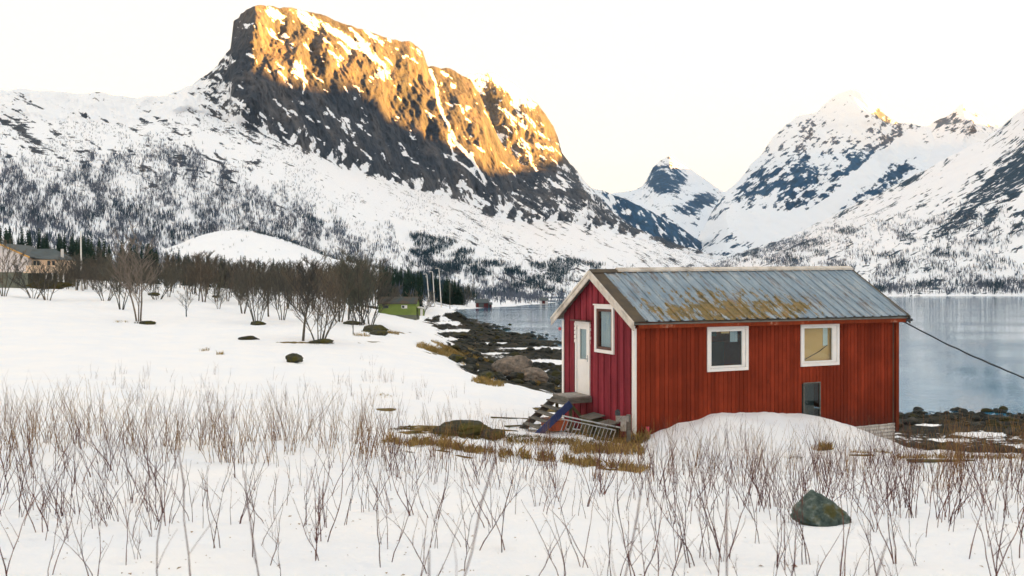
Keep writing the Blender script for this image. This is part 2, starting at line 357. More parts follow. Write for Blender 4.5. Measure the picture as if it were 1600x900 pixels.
# ------------------------------------------------------------------ the near ground as a function
COLS = {
 -900: [(20, 3.0), (40, 2.6), (60, 1.6), (85, 0.2), (110, -1.0), (150, -2.5), (250, -8)],
 0:    [(20, 3.25), (40, 3.3), (60, 2.6), (85, 1.2), (110, 0.45), (150, -0.1), (250, -4)],
 230:  [(20, 3.35), (40, 3.6), (60, 3.6), (75, 3.0), (100, 2.0), (130, 0.6), (200, -0.8), (250, -1.5)],
 400:  [(20, 3.45), (40, 3.9), (58, 3.6), (80, 3.4), (110, 2.9), (150, 2.5), (250, 1.0)],
 500:  [(20, 3.5), (40, 4.1), (58, 3.75), (80, 3.8), (110, 3.6), (150, 3.6), (250, 2.5)],
 600:  [(16, 3.25), (20, 3.6), (40, 4.4), (60, 4.3), (80, 4.1), (110, 4.1), (150, 4.8), (200, 5.6), (260, 8.0), (330, 9.6)],
 680:  [(16, 3.35), (20, 3.7), (40, 4.6), (60, 5.0), (80, 5.4), (110, 6.3), (150, 7.3), (200, 8.2), (240, 9.4), (275, 10.1), (330, 11)],
 750:  [(16, 3.45), (20, 3.75), (35, 4.3), (45, 5.0), (60, 6.9), (75, 8.0), (100, 8.9), (150, 9.5), (200, 9.75), (250, 10.1), (330, 12)],
 870:  [(16, 3.6), (20, 3.8), (30, 4.7), (38, 5.1), (45, 6.1), (60, 7.9), (80, 8.9), (110, 9.5), (150, 9.95), (170, 10.3), (260, 13)],
 1000: [(14.5, 3.42), (16, 3.8), (20, 3.87), (28, 4.6), (35, 6.3), (45, 8.2), (60, 9.8), (70, 10.3), (110, 13)],
 1400: [(14.5, 3.45), (17, 3.9), (20, 4.2), (23.7, 4.8), (28, 5.9), (35, 7.3), (45, 8.7), (60, 9.8), (66, 10.2), (110, 13)],
 1600: [(14.5, 3.4), (16, 3.7), (19, 4.1), (21, 4.3), (25, 5.5), (35, 7.4), (45, 8.8), (58, 9.7), (64, 10.2), (110, 13)],
 2500: [(14.5, 3.5), (16, 3.8), (19, 4.1), (21, 4.4), (25, 5.5), (35, 7.4), (45, 8.8), (58, 9.7), (64, 10.2), (110, 13)],
}
LX = np.linspace(-900, 2500, 341); LY = np.linspace(math.log(3), math.log(450), 320)
def _table():
    ks = sorted(COLS); T = np.zeros((len(ks), len(LY)))
    for i, k in enumerate(ks):
        pts = [(0, 1.6), (3, 1.75), (5.5, 2.0), (7.5, 2.3), (10, 2.75)] + COLS[k]
        if pts[5][0] > 14.6: pts.insert(5, (14, 2.72 + (pts[5][1] - 2.75) * 0.5))
        T[i] = np.interp(np.exp(LY), [p[0] for p in pts], [p[1] for p in pts])
    G = np.zeros((len(LX), len(LY)))
    for j in range(len(LY)): G[:, j] = np.interp(LX, ks, T[:, j])
    for ax, r in ((0, 2), (1, 2)):
        for _ in range(2):
            G = sum(np.roll(G if False else np.pad(G, [(r, r) if a == ax else (0, 0) for a in (0, 1)], mode='edge'), s, ax) for s in range(-r, r + 1)) / (2 * r + 1)
            G = G[r:-r] if ax == 0 else G[:, r:-r]
    return G
TAB = _table()
HC = np.array([3.11, 20.0]); D1 = np.array([0.914, 0.4057]); D2 = np.array([-0.4057, 0.914])
def ground_z(X, Y, detail=True):
    X = np.asarray(X, float); Y = np.asarray(Y, float); Yc = np.clip(Y, 3, 449)
    px = np.clip(800 + F * X / np.maximum(Y, 7), -899, 2499)
    u = (px + 900) / 10; v = (np.log(Yc) - LY[0]) / (LY[1] - LY[0])
    i = np.clip(u.astype(int), 0, len(LX) - 2); j = np.clip(v.astype(int), 0, len(LY) - 2); fu = u - i; fv = v - j
    d = (TAB[i, j] * (1 - fu) + TAB[i + 1, j] * fu) * (1 - fv) + (TAB[i, j + 1] * (1 - fu) + TAB[i + 1, j + 1] * fu) * fv
    z = CZ - d + np.where(Y < 3, (3 - Y) * 0.03, 0)
    # mound of snow slid off the roof, along the long wall
    rx, ry = X - HC[0], Y - HC[1]; U = rx * D1[0] + ry * D1[1]; V = rx * D2[0] + ry * D2[1]
    prof = sst(-0.1, 3.6, U) * (1 - sst(5.9, 8.55, U))
    z = z + (0.82 * np.clip(prof, 0, 1) ** 0.5 * (1 - sst(0.0, 2.0, -V - 0.15)) + 0.12 * sst(0.5, 2, U) * 0) * (V < 0.6) * (V > -2.4)
    # knoll at the shore
    z = z + 3.6 * np.exp(-(((X + 18) / 6.5) ** 2 + ((Y - 205) / 9) ** 2) ** 1.6)
    # melt ring round the big stone
    r = np.hypot(X - 2.90, (Y - 7.55) * 1.1); z = z - 0.17 * np.exp(-(r / 0.40) ** 6)
    # lumps of roof slide on the mound
    z = z + 0.045 * fbm(X * 1.3, Y * 2.2, 9, 4) * (V > -2.6) * (V < 0.5) * (U > 0) * (U < 9.2)
    if detail:
        z = z + 0.07 * fbm(X * 0.45, Y * 0.45, 3.3, 4) + 0.035 * fbm(X * 1.7, Y * 1.7, 1.1, 4) + np.clip((Y - 30) / 80, 0, 1) * 0.25 * fbm(X * 0.08, Y * 0.08, 7, 4)
    return z
def gz(x, y): return float(ground_z(np.array([x]), np.array([y]))[0])
def hit(px, py, lo=4.0, hi=420.0):
    Y = np.exp(np.linspace(math.log(lo), math.log(hi), 1500)); X = (px - 800) / F * Y
    pg = 450 + (CZ - ground_z(X, Y)) / Y * F
    k = np.where(pg <= py)[0]; k = k[0] if len(k) else len(Y) - 1
    return float(X[k]), float(Y[k])

def beach_fields(X, Y, z):
    px = 800 + F * X / np.maximum(Y, 7)
    thr = np.interp(px, [560, 620, 660, 700, 760, 870, 1000, 1400, 2500], [-6, 0.8, 2.6, 3.7, 4.75, 4.95, 5.0, 5.35, 5.4])
    n = fbm(X * 0.13, Y * 0.13, 2.2, 5)
    snow = 0.5 + np.clip((z - thr) * 0.55 + n * 0.35, -0.9, 0.9)
    # snow left lying in strips along the tide lines
    strip = fbm(X * 0.05, Y * 0.16 + 5, 4.4, 4)
    snow = np.where((snow < 0.45), snow + 0.85 * sst(0.10, 0.32, strip) * sst(0.35, 1.0, z), snow)
    py = 450 + (CZ - z) * F / np.maximum(Y, 1)
    for (a, b, c, d) in ((840, 545, 50, 2.4), (770, 553, 32, 2), (850, 566, 40, 4), (720, 517, 30, 3), (700, 506, 20, 4), (862, 583, 20, 5), (775, 536, 22, 1.8), (690, 530, 25, 3), (1480, 688, 34, 3), (1530, 678, 44, 3.5), (1582, 699, 34, 5), (1450, 664, 26, 2), (1555, 711, 60, 4), (1422, 699, 16, 3), (1500, 703, 30, 3)):
        snow = np.where(Y > 15, np.maximum(snow, 0.2 + 0.75 * np.exp(-(((px - a) / c) ** 2 + ((py - b) / d) ** 2) ** 1.5) + 0.25 * n), snow)
    return snow, n

def sapling_places():
    rt = random.Random(77); out = []; tries = 0
    while len(out) < 285 and tries < 9000:
        tries += 1; Y = 4.6 + 8.6 * rt.random() ** 0.8; px = rt.uniform(-30, 1630); x = (px - 800) / F * Y
        if abs(x - 2.95) < 0.42 and 6.4 < Y < 7.9: continue
        cl = fbm(np.array([x * 0.9]), np.array([Y * 0.9]), 12, 3)[0]
        if rt.random() > 0.45 + 0.9 * cl + (0.35 if px > 1050 else 0) + (0.15 if px < 450 else 0): continue
        out.append((x, Y, px))
    return out
SAPL = sapling_places()
def pits(X, Y, z):
    rs = np.random.RandomState(9)
    P = [(x, y, rs.uniform(0.05, 0.12), rs.uniform(0.015, 0.045)) for x, y, _ in SAPL]
    for _ in range(260):
        y = rs.uniform(3.5, 24); P.append((rs.uniform(-0.66, 0.66) * y, y, rs.uniform(0.04, 0.22), rs.uniform(0.01, 0.04)))
    # a line of old half filled footprints crossing the field
    for i in range(46):
        t = i / 45; P.append((-9.5 + 13 * t + (0.13 if i % 2 else -0.13), 26 - 12.5 * t ** 0.8 + 0.6 * math.sin(t * 7), 0.15, 0.07))
    for (a, b, rr, d) in P:
        j0, j1 = np.searchsorted(Y[:, 0], [b - rr * 2.6, b + rr * 2.6])
        if j1 <= j0: continue
        sl = slice(j0, j1); q = ((X[sl] - a) ** 2 + (Y[sl] - b) ** 2) / rr ** 2
        z[sl] += d * (-np.exp(-q * 1.4) + 0.30 * np.exp(-(np.sqrt(q) - 1.5) ** 2 * 5))
    return z
def make_ground():
    ys = np.concatenate([np.linspace(-60, 2.5, 40), np.exp(np.linspace(math.log(2.6), math.log(440), 860))])
    s = np.linspace(-1, 1, 760); s = np.sign(s) * np.abs(s) ** 1.05
    Yg, S = np.meshgrid(ys, s, indexing='ij'); half = 12 + 0.85 * np.maximum(Yg, 0) + np.where(Yg < 20, (20 - Yg) * 0.9, 0)
    Xg = S * half
    z = pits(Xg, Yg, ground_z(Xg, Yg))
    snow, n = beach_fields(Xg, Yg, z)
    px = 800 + F * Xg / np.maximum(Yg, 7); py = 450 + (CZ - z) * F / np.maximum(Yg, 1)
    z = z + np.where(snow < 0.5, 0.14 * fbm(Xg * 0.9, Yg * 0.9, 8, 4) + 0.25 * fbm(Xg * 0.15, Yg * 0.3, 9, 3) * sst(60, 100, Yg), 0)
    rx, ry = Xg - HC[0], Yg - HC[1]; U = rx * D1[0] + ry * D1[1]; V = rx * D2[0] + ry * D2[1]
    g = np.zeros_like(z)
    # bare grass by the gable, along the dip in front of it, at the shore edge
    e = 1 - sst(0.6, 1.5, np.abs((Yg - (15.6 + 0.0018 * (1000 - px))) / 0.6)); e *= sst(590, 640, px) * (1 - sst(1010, 1040, px))
    g = np.maximum(g, e * 0.48)
    g = np.maximum(g, np.exp(-(((U + 0.35) / 0.6) ** 2 + ((V - 1.0) / 1.9) ** 2) ** 2))
    g = np.maximum(g, 0.95 * np.exp(-(((px - 700) / 42) ** 2 + ((py - 549) / 7.0) ** 2) ** 1.4) * (Yg > 30))
    g = np.maximum(g, 0.9 * np.exp(-(((px - 690) / 120) ** 2 + ((py - 672) / 9) ** 2) ** 2) * (Yg > 12))
    g = np.maximum(g, 0.2 * np.exp(-(((px - 1470) / 45) ** 2 + ((py - 722) / 2.5) ** 2) ** 2))
    for (a, b, c, d, w) in ((1285, 702, 11, 2.2, .7), (1240, 716, 16, 1.4, .6), (1350, 711, 22, 1.6, .6), (560, 535, 60, 2.5, .7), (620, 520, 25, 2.5, .7), (470, 535, 50, 2, .7), (600, 640, 30, 4, .6), (500, 625, 25, 2.5, .5), (860, 640, 40, 4, .6), (260, 545, 12, 1.5, .6), (315, 548, 8, 1.5, .7), (345, 553, 6, 1.5, .7), (765, 598, 22, 3, .8)):
        g = np.maximum(g, w * np.exp(-(((px - a) / c) ** 2 + ((py - b) / d) ** 2) ** 1.5) * (Yg > 5))
    gm = g + 0.55 * fbm(Xg * 1.0, Yg * 1.6, 6, 4) * sst(0.05, 0.4, g)
    snow2 = np.where(snow > 0.4, snow - 1.25 * np.clip(gm, 0, 1), snow)
    grass = np.clip(g * 1.6, 0, 1)
    me = np_mesh('ground', np.stack([Xg, Yg, z], -1).reshape(-1, 3), grid_faces(*z.shape), {'snow': snow2, 'grass': grass})
    o = link_mesh('ground', me, M['ground']); tag(o, 'snow covered field sloping to a dark stony shore', None, kind='structure')
    return o
make_ground()

wme = np_mesh('water', [(-9000, -3000, 0), (9000, -3000, 0), (9000, 12000, 0), (-9000, 12000, 0)], [(0, 1, 2, 3)], smooth=False)
tag(link_mesh('water', wme, M['water']), 'calm fjord water', None, kind='structure')
sme = np_mesh('sea_floor', [(-12000, -4000, -14), (12000, -4000, -14), (12000, 14000, -14), (-12000, 14000, -14)], [(0, 1, 2, 3)], smooth=False)
tag(link_mesh('terrain', sme, M['beach_rock']), 'low ground under the water', None, kind='structure')

# ------------------------------------------------------------------ mountains
LAYERS = []
def layer(name, label, x0, x1, nx, curves, rows, disp, maskf, mat, back=(900, -600)):
    px = np.linspace(x0, x1, nx); C = []
    for cu in curves:
        a = np.array(cu, float); py = np.interp(px, a[:, 0], a[:, 1]); Yd = np.interp(px, a[:, 0], a[:, 2])
        C.append((py, Yd))
    P = []; PY = []; T = []
    for i in range(len(C) - 1):
        n = rows[i]; t = np.linspace(0, 1, n, endpoint=(i == len(C) - 2))[:, None]
        w = []
        for py, Yd in (C[i], C[i + 1]): w.append(np.stack([(px - 800) / F * Yd, Yd, CZ + (450 - py) / F * Yd], -1))
        P.append(w[0][None] * (1 - t[..., None]) + w[1][None] * t[..., None])
        T.append((i + t) + 0 * px[None])
    P = np.concatenate(P, 0); T = np.concatenate(T, 0)
    PX = 800 + F * P[..., 0] / P[..., 1]; PYc = 450 + F * (CZ - P[..., 2]) / P[..., 1]
    d = disp(P[..., 0], P[..., 1], P[..., 2], T, PX, PYc)       # metres towards the viewer's side and up
    top = len(C) - 1
    P[..., 1] -= d[0] * np.clip((top - T) * 5, 0.25, 1); P[..., 0] += d[0] * 0.25 * np.clip((top - T) * 5, 0, 1); P[..., 2] += d[1]
    rock = maskf(P[..., 0], P[..., 1], P[..., 2], T, PX, PYc)
    # far side of the ridge
    nb = 14; t = np.linspace(0, 1, nb + 1)[1:, None, None]
    bk = P[-1][None] + t * np.array([0, back[0], back[1]]) + 0
    bk[..., 2] += 25 * t[..., 0] * fbm(bk[..., 0] * 0.006, bk[..., 1] * 0.006, 1.0, 4)
    Pf = np.concatenate([P, bk], 0); rf = np.concatenate([rock, np.repeat(rock[-1:], nb, 0)], 0)
    me = np_mesh(name, Pf.reshape(-1, 3), grid_faces(Pf.shape[0], nx), {'rock': rf})
    o = link_mesh(name, me, mat); tag(o, label, None, kind='structure')
    LAYERS.append((P, PX, PYc, T, rock))
    return o

# ---- great cliff and the long slope on the left
S1 = [(-700, 90, 1250), (-300, 118, 1400), (0, 137, 1500), (90, 144, 1530), (200, 151, 1570), (240, 148, 1590), (300, 135, 1620), (322, 120, 1690), (342, 96, 1700), (360, 72, 1705),
      (364, 32, 1705), (385, 14, 1665), (398, 12, 1655), (440, 10, 1750), (480, 14, 1840), (520, 30, 1920), (560, 46, 1990), (600, 58, 2070), (640, 66, 2150), (660, 80, 2200), (668, 102, 2220),
      (700, 108, 2300), (735, 125, 2380), (750, 150, 2400), (765, 185, 2420), (785, 225, 2440), (810, 254, 2500), (840, 262, 2560), (880, 272, 2640), (905, 288, 2700), (930, 318, 2800), (960, 340, 2900),
      (1000, 360, 3050), (1050, 380, 3250), (1100, 394, 3500), (1160, 408, 3800), (1240, 425, 4000)]
C1 = [(-700, 150, 1100), (-300, 170, 1250), (0, 190, 1320), (200, 195, 1370), (300, 175, 1480), (340, 185, 1490), (400, 205, 1470), (457, 226, 1520), (495, 242, 1590), (555, 266, 1690), (600, 281, 1770), (640, 292, 1850),
      (682, 303, 1930), (716, 312, 1990), (780, 340, 2120), (821, 348, 2200), (880, 345, 2350), (930, 356, 2500), (1000, 376, 2750), (1050, 390, 2950), (1100, 402, 3200), (1160, 414, 3500), (1240, 430, 3700)]
B1 = [(-700, 340, 560), (0, 352, 640), (200, 376, 700), (300, 395, 740), (420, 408, 760), (520, 415, 800), (600, 424, 840), (680, 440, 860), (740, 455, 900), (800, 462, 950), (900, 466, 1050), (1000, 462, 1300), (1100, 452, 1700), (1160, 452, 1900), (1240, 452, 2100)]
E1 = [(-700, 420, 300), (0, 440, 300), (300, 452, 300), (560, 468, 300), (640, 476, 330), (700, 481, 372), (730, 483.0, 376), (800, 478.8, 430), (870, 475.8, 480), (950, 472.0, 560), (1050, 468, 690), (1130, 466, 780), (1240, 465.5, 800)]
E0 = [(a, 450 + (CZ + 6) * F / (y * 0.86) if a > 660 else p + 8, y * 0.86) for a, p, y in E1]
def disp1(X, Y, Z, T, PX, PY):
    cl = sst(2.9, 3.15, T); ta = 1 - cl
    gul = ridged(X * 0.008 + Z * 0.002, Z * 0.0025, Y * 0.004, 5)
    buttress = fbm(PX * 0.02 + PY * 0.006, PY * 0.006, 2.0, 4)
    d = cl * (20 * gul + 26 * buttress + 10 * fbm(X * 0.03, Z * 0.02, Y * 0.02, 4) + 4.5 * ridged(rot(PX, PY, 66)[0] / 20, rot(PX, PY, 66)[1] / 5, 3, 3) + 1.6 * fbm(PX / 3.2, PY / 4.5, 8, 2)) + ta * sst(0.9, 1.6, T) * (16 * fbm(PX * 0.012, PY * 0.006, 5.0, 4))
    up = (0.35 + 0.65 * sst(0, 0.5, T)) * 0 + 5 * ta * sst(1.0, 1.6, T) * fbm(X * 0.01, Y * 0.01, 3.0, 5) + sst(3.6, 4.0, T) * 7 * fbm(X * 0.03, Y * 0.01, 9, 5)
    return d, up
def line_mask(PX, PY, pts, w):
    best = np.full(PX.shape, 1e9)
    for (a, b), (c, d) in zip(pts[:-1], pts[1:]):
        vx, vy = c - a, d - b; t = np.clip(((PX - a) * vx + (PY - b) * vy) / (vx * vx + vy * vy), 0, 1)
        best = np.minimum(best, np.hypot(PX - a - t * vx, PY - b - t * vy))
    return 1 - sst(w * 0.5, w * 1.2, best)
def blob(PX, PY, x, y, a, b, ang=0, p=1.5):
    u, v = rot(PX - x, PY - y, ang); return np.exp(-((u / a) ** 2 + (v / b) ** 2) ** p)
def mask1(X, Y, Z, T, PX, PY):
    cx, cy, _ = zip(*C1); base = np.interp(PX, cx, cy)
    u, v = rot(PX, PY, 28); sl = fbm(u / 26, v / 7.5, 1.0, 5)         # slanting bands on the open slope
    a, b = rot(PX, PY, 62); cf = fbm(a / 40, b / 9, 4.0, 5)           # near-vertical streaks on the cliff
    wob = 11 * fbm(PX / 16, PY / 16, 2, 4)
    cl = sst(-5, 6, base + wob - PY) * sst(322, 372, PX - (PY - 130) * 0.9)
    r = np.full(PX.shape, -0.10) + 0.30 * sl + 0.34 * fbm(u / 10, v / 3.0, 11, 4)
    # rocks showing through on the left slope
    r = r + 0.85 * sst(0, 60, PY - 128) * (1 - sst(225, 290, PY - 0.10 * PX)) * sst(-200, 60, PX) * (1 - sst(400, 470, PX)) * (0.12 + 0.85 * sl)
    r = r + 0.72 * blob(PX, PY, 35, 200, 48, 15, 24) + 0.35 * blob(PX, PY, 70, 235, 45, 12, 30)
    r = r + 0.55 * blob(PX, PY, 380, 175, 62, 34, 25) + 0.50 * blob(PX, PY, 340, 120, 40, 40) + 0.3 * blob(PX, PY, 440, 210, 50, 16, 28)
    # cliff
    rock = 0.98 + 0.22 * cf
    topband = np.interp(PX, [s[0] for s in S1], [s[1] for s in S1])
    near_top = 1 - sst(6, 70, PY - topband)
    p1, q1 = rot(PX, PY, 40); pn = fbm(p1 / 18, q1 / 7, 7, 5)
    rock = rock + 0.25 - 0.95 * sst(0.42, 0.70, pn) - 0.75 * near_top * sst(0.0, 0.5, pn) * sst(400, 440, PX) * (1 - 0.75 * sst(650, 700, PX)) - 0.5 * (1 - sst(372, 400, PX)) * sst(-0.2, 0.35, pn) - 0.25 * (1 - sst(330, 360, PX))
    rock = rock - 0.9 * blob(PX, PY, 505, 42, 62, 9, 30) - 0.85 * blob(PX, PY, 575, 85, 50, 8, 40) - 0.8 * blob(PX, PY, 465, 108, 12, 14, 50) - 0.75 * blob(PX, PY, 597, 120, 15, 9, 20) - 0.6 * blob(PX, PY, 590, 62, 18, 10, 20)
    rock = rock - 0.7 * blob(PX, PY, 425, 22, 30, 5, 8) - 0.5 * blob(PX, PY, 470, 162, 22, 4, 15)
    rock = rock - 1.1 * line_mask(PX, PY, [(672, 108), (682, 135), (684, 165), (696, 195), (712, 225), (735, 250), (760, 285)], 3.2)
    rock = rock - 0.9 * line_mask(PX, PY, [(700, 212), (708, 245), (725, 262), (760, 290)], 1.8) - 0.9 * line_mask(PX, PY, [(470, 105), (476, 130), (474, 148)], 2.5)
    low = sst(0, 46, base - PY)                                       # snow tongues climbing from the scree
    rock = rock - (1 - low) * 0.95 * sst(-0.02, 0.42, fbm(PX / 11 + PY / 30, PY / 22, 12, 4))
    rock = rock - 0.42 * sst(740, 820, PX) * sst(255, 290, PY) * (0.7 + 1.2 * sl)
    out = r * (1 - cl) + rock * cl
    # striped ribs on the lower right slope
    st = fbm((PX * 0.5 - PY) / 5, (PX + PY * 0.5) / 60, 3, 4)
    out = out + (1 - cl) * 0.5 * sst(0.1, 0.6, st) * sst(560, 800, PX)
    out = out + (1 - cl) * sst(0.25, 0.5, fbm(PX / 45, PY / 9, 22, 4)) * 0.5 * sst(820, 900, PX) * sst(395, 420, PY + 0 * PX)
    return out
layer('mountain', 'great snow streaked cliff mountain above the shore', -650, 1235, 1250, [E0, E1, B1, C1, S1], [6, 30, 230, 250], disp1, mask1, M['m_main'])

# ---- second dome behind the cliff
S1b = [(690, 160, 2650), (730, 119, 2750), (760, 114, 2820), (790, 124, 2900), (812, 140, 2960), (832, 156, 3000), (850, 175, 3050), (864, 196, 3100), (872, 216, 3130), (878, 238, 3160), (900, 266, 3230), (925, 296, 3320), (950, 322, 3400), (980, 350, 3500)]
B1b = [(690, 330, 2560), (830, 330, 2640), (900, 345, 2750), (980, 380, 3000)]
def disp1b(X, Y, Z, T, PX, PY):
    return 30 * ridged(X * 0.01, Z * 0.003, Y * 0.004, 5) + 18 * fbm(X * 0.02, Z * 0.02, 3, 4), sst(0.8, 1, T) * 7 * fbm(X * 0.03, Y * 0.01, 4, 4)
def mask1b(X, Y, Z, T, PX, PY):
    p1, q1 = rot(PX, PY, 45); pn = fbm(p1 / 18, q1 / 5, 17, 5)
    top = np.interp(PX, [s[0] for s in S1b], [s[1] for s in S1b])
    return 1.15 - 0.85 * sst(0.05, 0.5, pn) - 0.75 * (1 - sst(4, 38, PY - top)) * (1 - sst(800, 850, PX)) - 0.9 * blob(PX, PY, 800, 140, 40, 8, 45) - 0.45 * sst(265, 300, PY)
layer('mountain', 'rounded second summit behind the great cliff', 690, 980, 300, [B1b, S1b], [200], disp1b, mask1b, M['m_main'])

# ---- dark rocky spur
S2 = [(840, 275, 4200), (925, 293, 4300), (945, 300, 4350), (975, 311, 4400), (1000, 322, 4450), (1030, 338, 4500), (1060, 354, 4600), (1085, 370, 4700), (1105, 386, 4800), (1150, 400, 4900)]
B2 = [(840, 430, 3700), (1150, 430, 4300)]
def disp2(X, Y, Z, T, PX, PY): return 30 * ridged(X * 0.006, Z * 0.003, Y * 0.003, 4), 6 * fbm(X * 0.02, Y * 0.01, 4, 4)
def mask2(X, Y, Z, T, PX, PY):
    p1, q1 = rot(PX, PY, 52); pn = fbm(p1 / 16, q1 / 4.5, 27, 5)
    top = np.interp(PX, [s[0] for s in S2], [s[1] for s in S2])
    return 1.1 - 0.75 * sst(0.1, 0.5, pn) - 0.9 * (1 - sst(950, 985, PX - (PY - 320) * 0.3)) * (0.7 + 0.5 * pn) - 0.35 * sst(38, 60, PY - top)
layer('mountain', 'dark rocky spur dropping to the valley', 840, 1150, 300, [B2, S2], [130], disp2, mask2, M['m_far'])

# ---- central peak
S3 = [(860, 325, 6500), (930, 306, 6700), (960, 301, 6900), (985, 299, 7100), (1003, 292, 7200), (1012, 278, 7250), (1020, 262, 7300), (1032, 250, 7350), (1046, 243, 7400), (1060, 253, 7400), (1080, 266, 7450), (1105, 284, 7500), (1127, 299, 7500), (1160, 303, 7500), (1230, 312, 7500), (1330, 330, 7500)]
B3 = [(860, 440, 4900), (1100, 425, 5000), (1330, 425, 5000)]
def disp3(X, Y, Z, T, PX, PY):
    d = 70 * ridged(X * 0.003, Z * 0.002, Y * 0.001, 5) * sst(0.3, 0.8, T) + 60 * fbm(X * 0.002, Z * 0.003, 2, 4)
    return d, 10 * fbm(X * 0.008, Y * 0.004, 4, 5) * sst(0.5, 1, T)
def mask3(X, Y, Z, T, PX, PY):
    p1, q1 = rot(PX, PY, 25); pn = fbm(p1 / 16, q1 / 6, 37, 5); w = fbm(PX / 10, PY / 10, 3, 4)
    r = 0.06 + 0.45 * pn + 0.35 * fbm(p1 / 7, q1 / 2.5, 38, 5)
    r = r + 1.0 * blob(PX, PY, 1041, 280, 31, 25, 0, 2.5) + 0.25 * w - 0.5 * blob(PX, PY, 1050, 268, 12, 5, 20)
    r = r + 0.85 * blob(PX, PY, 1095, 312, 24, 11, -25, 2) + 0.4 * blob(PX, PY, 1080, 325, 40, 10, -10) - 0.3 * blob(PX, PY, 1085, 280, 30, 10, 40)
    r = r + 0.45 * blob(PX, PY, 1140, 372, 26, 9, -20, 2)
    return r
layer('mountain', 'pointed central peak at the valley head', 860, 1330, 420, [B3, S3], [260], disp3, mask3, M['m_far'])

# ---- big peak on the right
S4 = [(1045, 421, 4900), (1085, 382, 5000), (1110, 335, 5080), (1128, 305, 5100), (1150, 287, 5150), (1168, 264, 5200), (1190, 240, 5250), (1205, 219, 5300), (1228, 196, 5350), (1245, 182, 5400), (1275, 176, 5450), (1292, 160, 5480), (1310, 148, 5500), (1330, 142, 5500), (1350, 150, 5500), (1366, 162, 5500),
      (1382, 180, 5500), (1402, 194, 5500), (1430, 196, 5500), (1450, 197, 5500), (1466, 187, 5500), (1484, 179, 5500), (1492, 172, 5500), (1502, 162, 5500), (1511, 174, 5500), (1530, 181, 5500), (1545, 194, 5500), (1565, 198, 5500), (1620, 188, 5500), (1700, 150, 5500), (1900, 120, 5500)]
B4 = [(1045, 424, 4100), (1080, 420, 4100), (1200, 405, 4100), (1400, 380, 4000), (1600, 350, 3900), (1900, 300, 3800)]
def disp4(X, Y, Z, T, PX, PY):
    d = 85 * ridged(X * 0.0028 + Z * 0.001, Z * 0.0016, Y * 0.001, 5) * sst(0.1, 0.5, T) + 50 * fbm(X * 0.003, Z * 0.004, 2, 4)
    return d, 9 * fbm(X * 0.012, Y * 0.004, 4, 5) * sst(0.5, 1, T)
def mask4(X, Y, Z, T, PX, PY):
    p1, q1 = rot(PX, PY, -38); pn = fbm(p1 / 22, q1 / 7, 47, 5); w = fbm(PX / 12, PY / 12, 13, 5)
    fs = fbm(p1 / 8, q1 / 2.4, 48, 5); r = 0.36 + 0.45 * pn + 0.25 * w + 0.45 * fs + 0.35 * (ridged(PX / 17, PY / 26, 5, 4) - 0.4)
    r = r + 0.55 * blob(PX, PY, 1183, 292, 32, 22, -30, 2) + 0.45 * blob(PX, PY, 1243, 285, 30, 38, 25, 2) + 0.6 * blob(PX, PY, 1225, 330, 32, 14, -35, 2)
    r = r + 0.6 * blob(PX, PY, 1390, 190, 22, 12, 20) + 0.55 * blob(PX, PY, 1360, 238, 35, 9, -30) + 0.45 * blob(PX, PY, 1425, 205, 30, 10, -30) + 0.5 * blob(PX, PY, 1320, 260, 30, 14, -40) + 0.4 * blob(PX, PY, 1480, 190, 40, 14, 20)
    r = r - 0.35 * blob(PX, PY, 1320, 165, 48, 22, -10, 2) - 1.2 * blob(PX, PY, 1372, 232 + 22, 95, 13, -38, 2) - 0.9 * blob(PX, PY, 1470, 240, 60, 20, -10, 2)
    r = r - 0.9 * blob(PX, PY, 1200, 350, 90, 22, -8, 2) - 0.9 * blob(PX, PY, 1300, 318, 50, 12, -35, 2)
    r = r + 0.55 * blob(PX, PY, 1350, 300, 45, 12, -22, 2) + 0.5 * blob(PX, PY, 1410, 262, 40, 12, -22, 2)
    return r - 0.1
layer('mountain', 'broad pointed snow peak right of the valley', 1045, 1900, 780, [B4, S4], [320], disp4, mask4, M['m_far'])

# ---- slope rising from the fjord on the right
S5 = [(960, 412, 3900), (1060, 408, 3800), (1120, 403, 3700), (1160, 394, 3600), (1200, 381, 3500), (1250, 361, 3300), (1300, 337, 3100), (1350, 312, 2950), (1400, 288, 2800), (1450, 262, 2650), (1500, 236, 2500), (1540, 215, 2420), (1570, 194, 2360), (1600, 168, 2300), (1640, 140, 2250), (1700, 95, 2200), (1900, 30, 2100), (2300, 10, 2000)]
B5 = [(960, 460, 1700), (1100, 458, 1500), (1200, 456, 1250), (1300, 450, 1200), (1600, 440, 1150), (2300, 425, 1100)]
E5 = [(960, 465.5, 820), (1130, 464.3, 870), (1250, 463.2, 940), (1400, 462.8, 975), (1600, 462.0, 1033), (2300, 462, 1033)]
E50 = [(a, 450 + (CZ + 8) * F / (y * 0.92), y * 0.92) for a, p, y in E5]
def disp5(X, Y, Z, T, PX, PY):
    d = (34 * ridged(X * 0.004 - Z * 0.003, Z * 0.0016, Y * 0.001, 5) + 25 * fbm(X * 0.006, Z * 0.006, 2, 4)) * sst(1.8, 2.4, T)
    return d, 4 * fbm(X * 0.012, Y * 0.008, 4, 5) * sst(1.5, 2.5, T) + 4 * fbm(X * 0.03, Y * 0.01, 9, 5) * sst(2.6, 3, T)
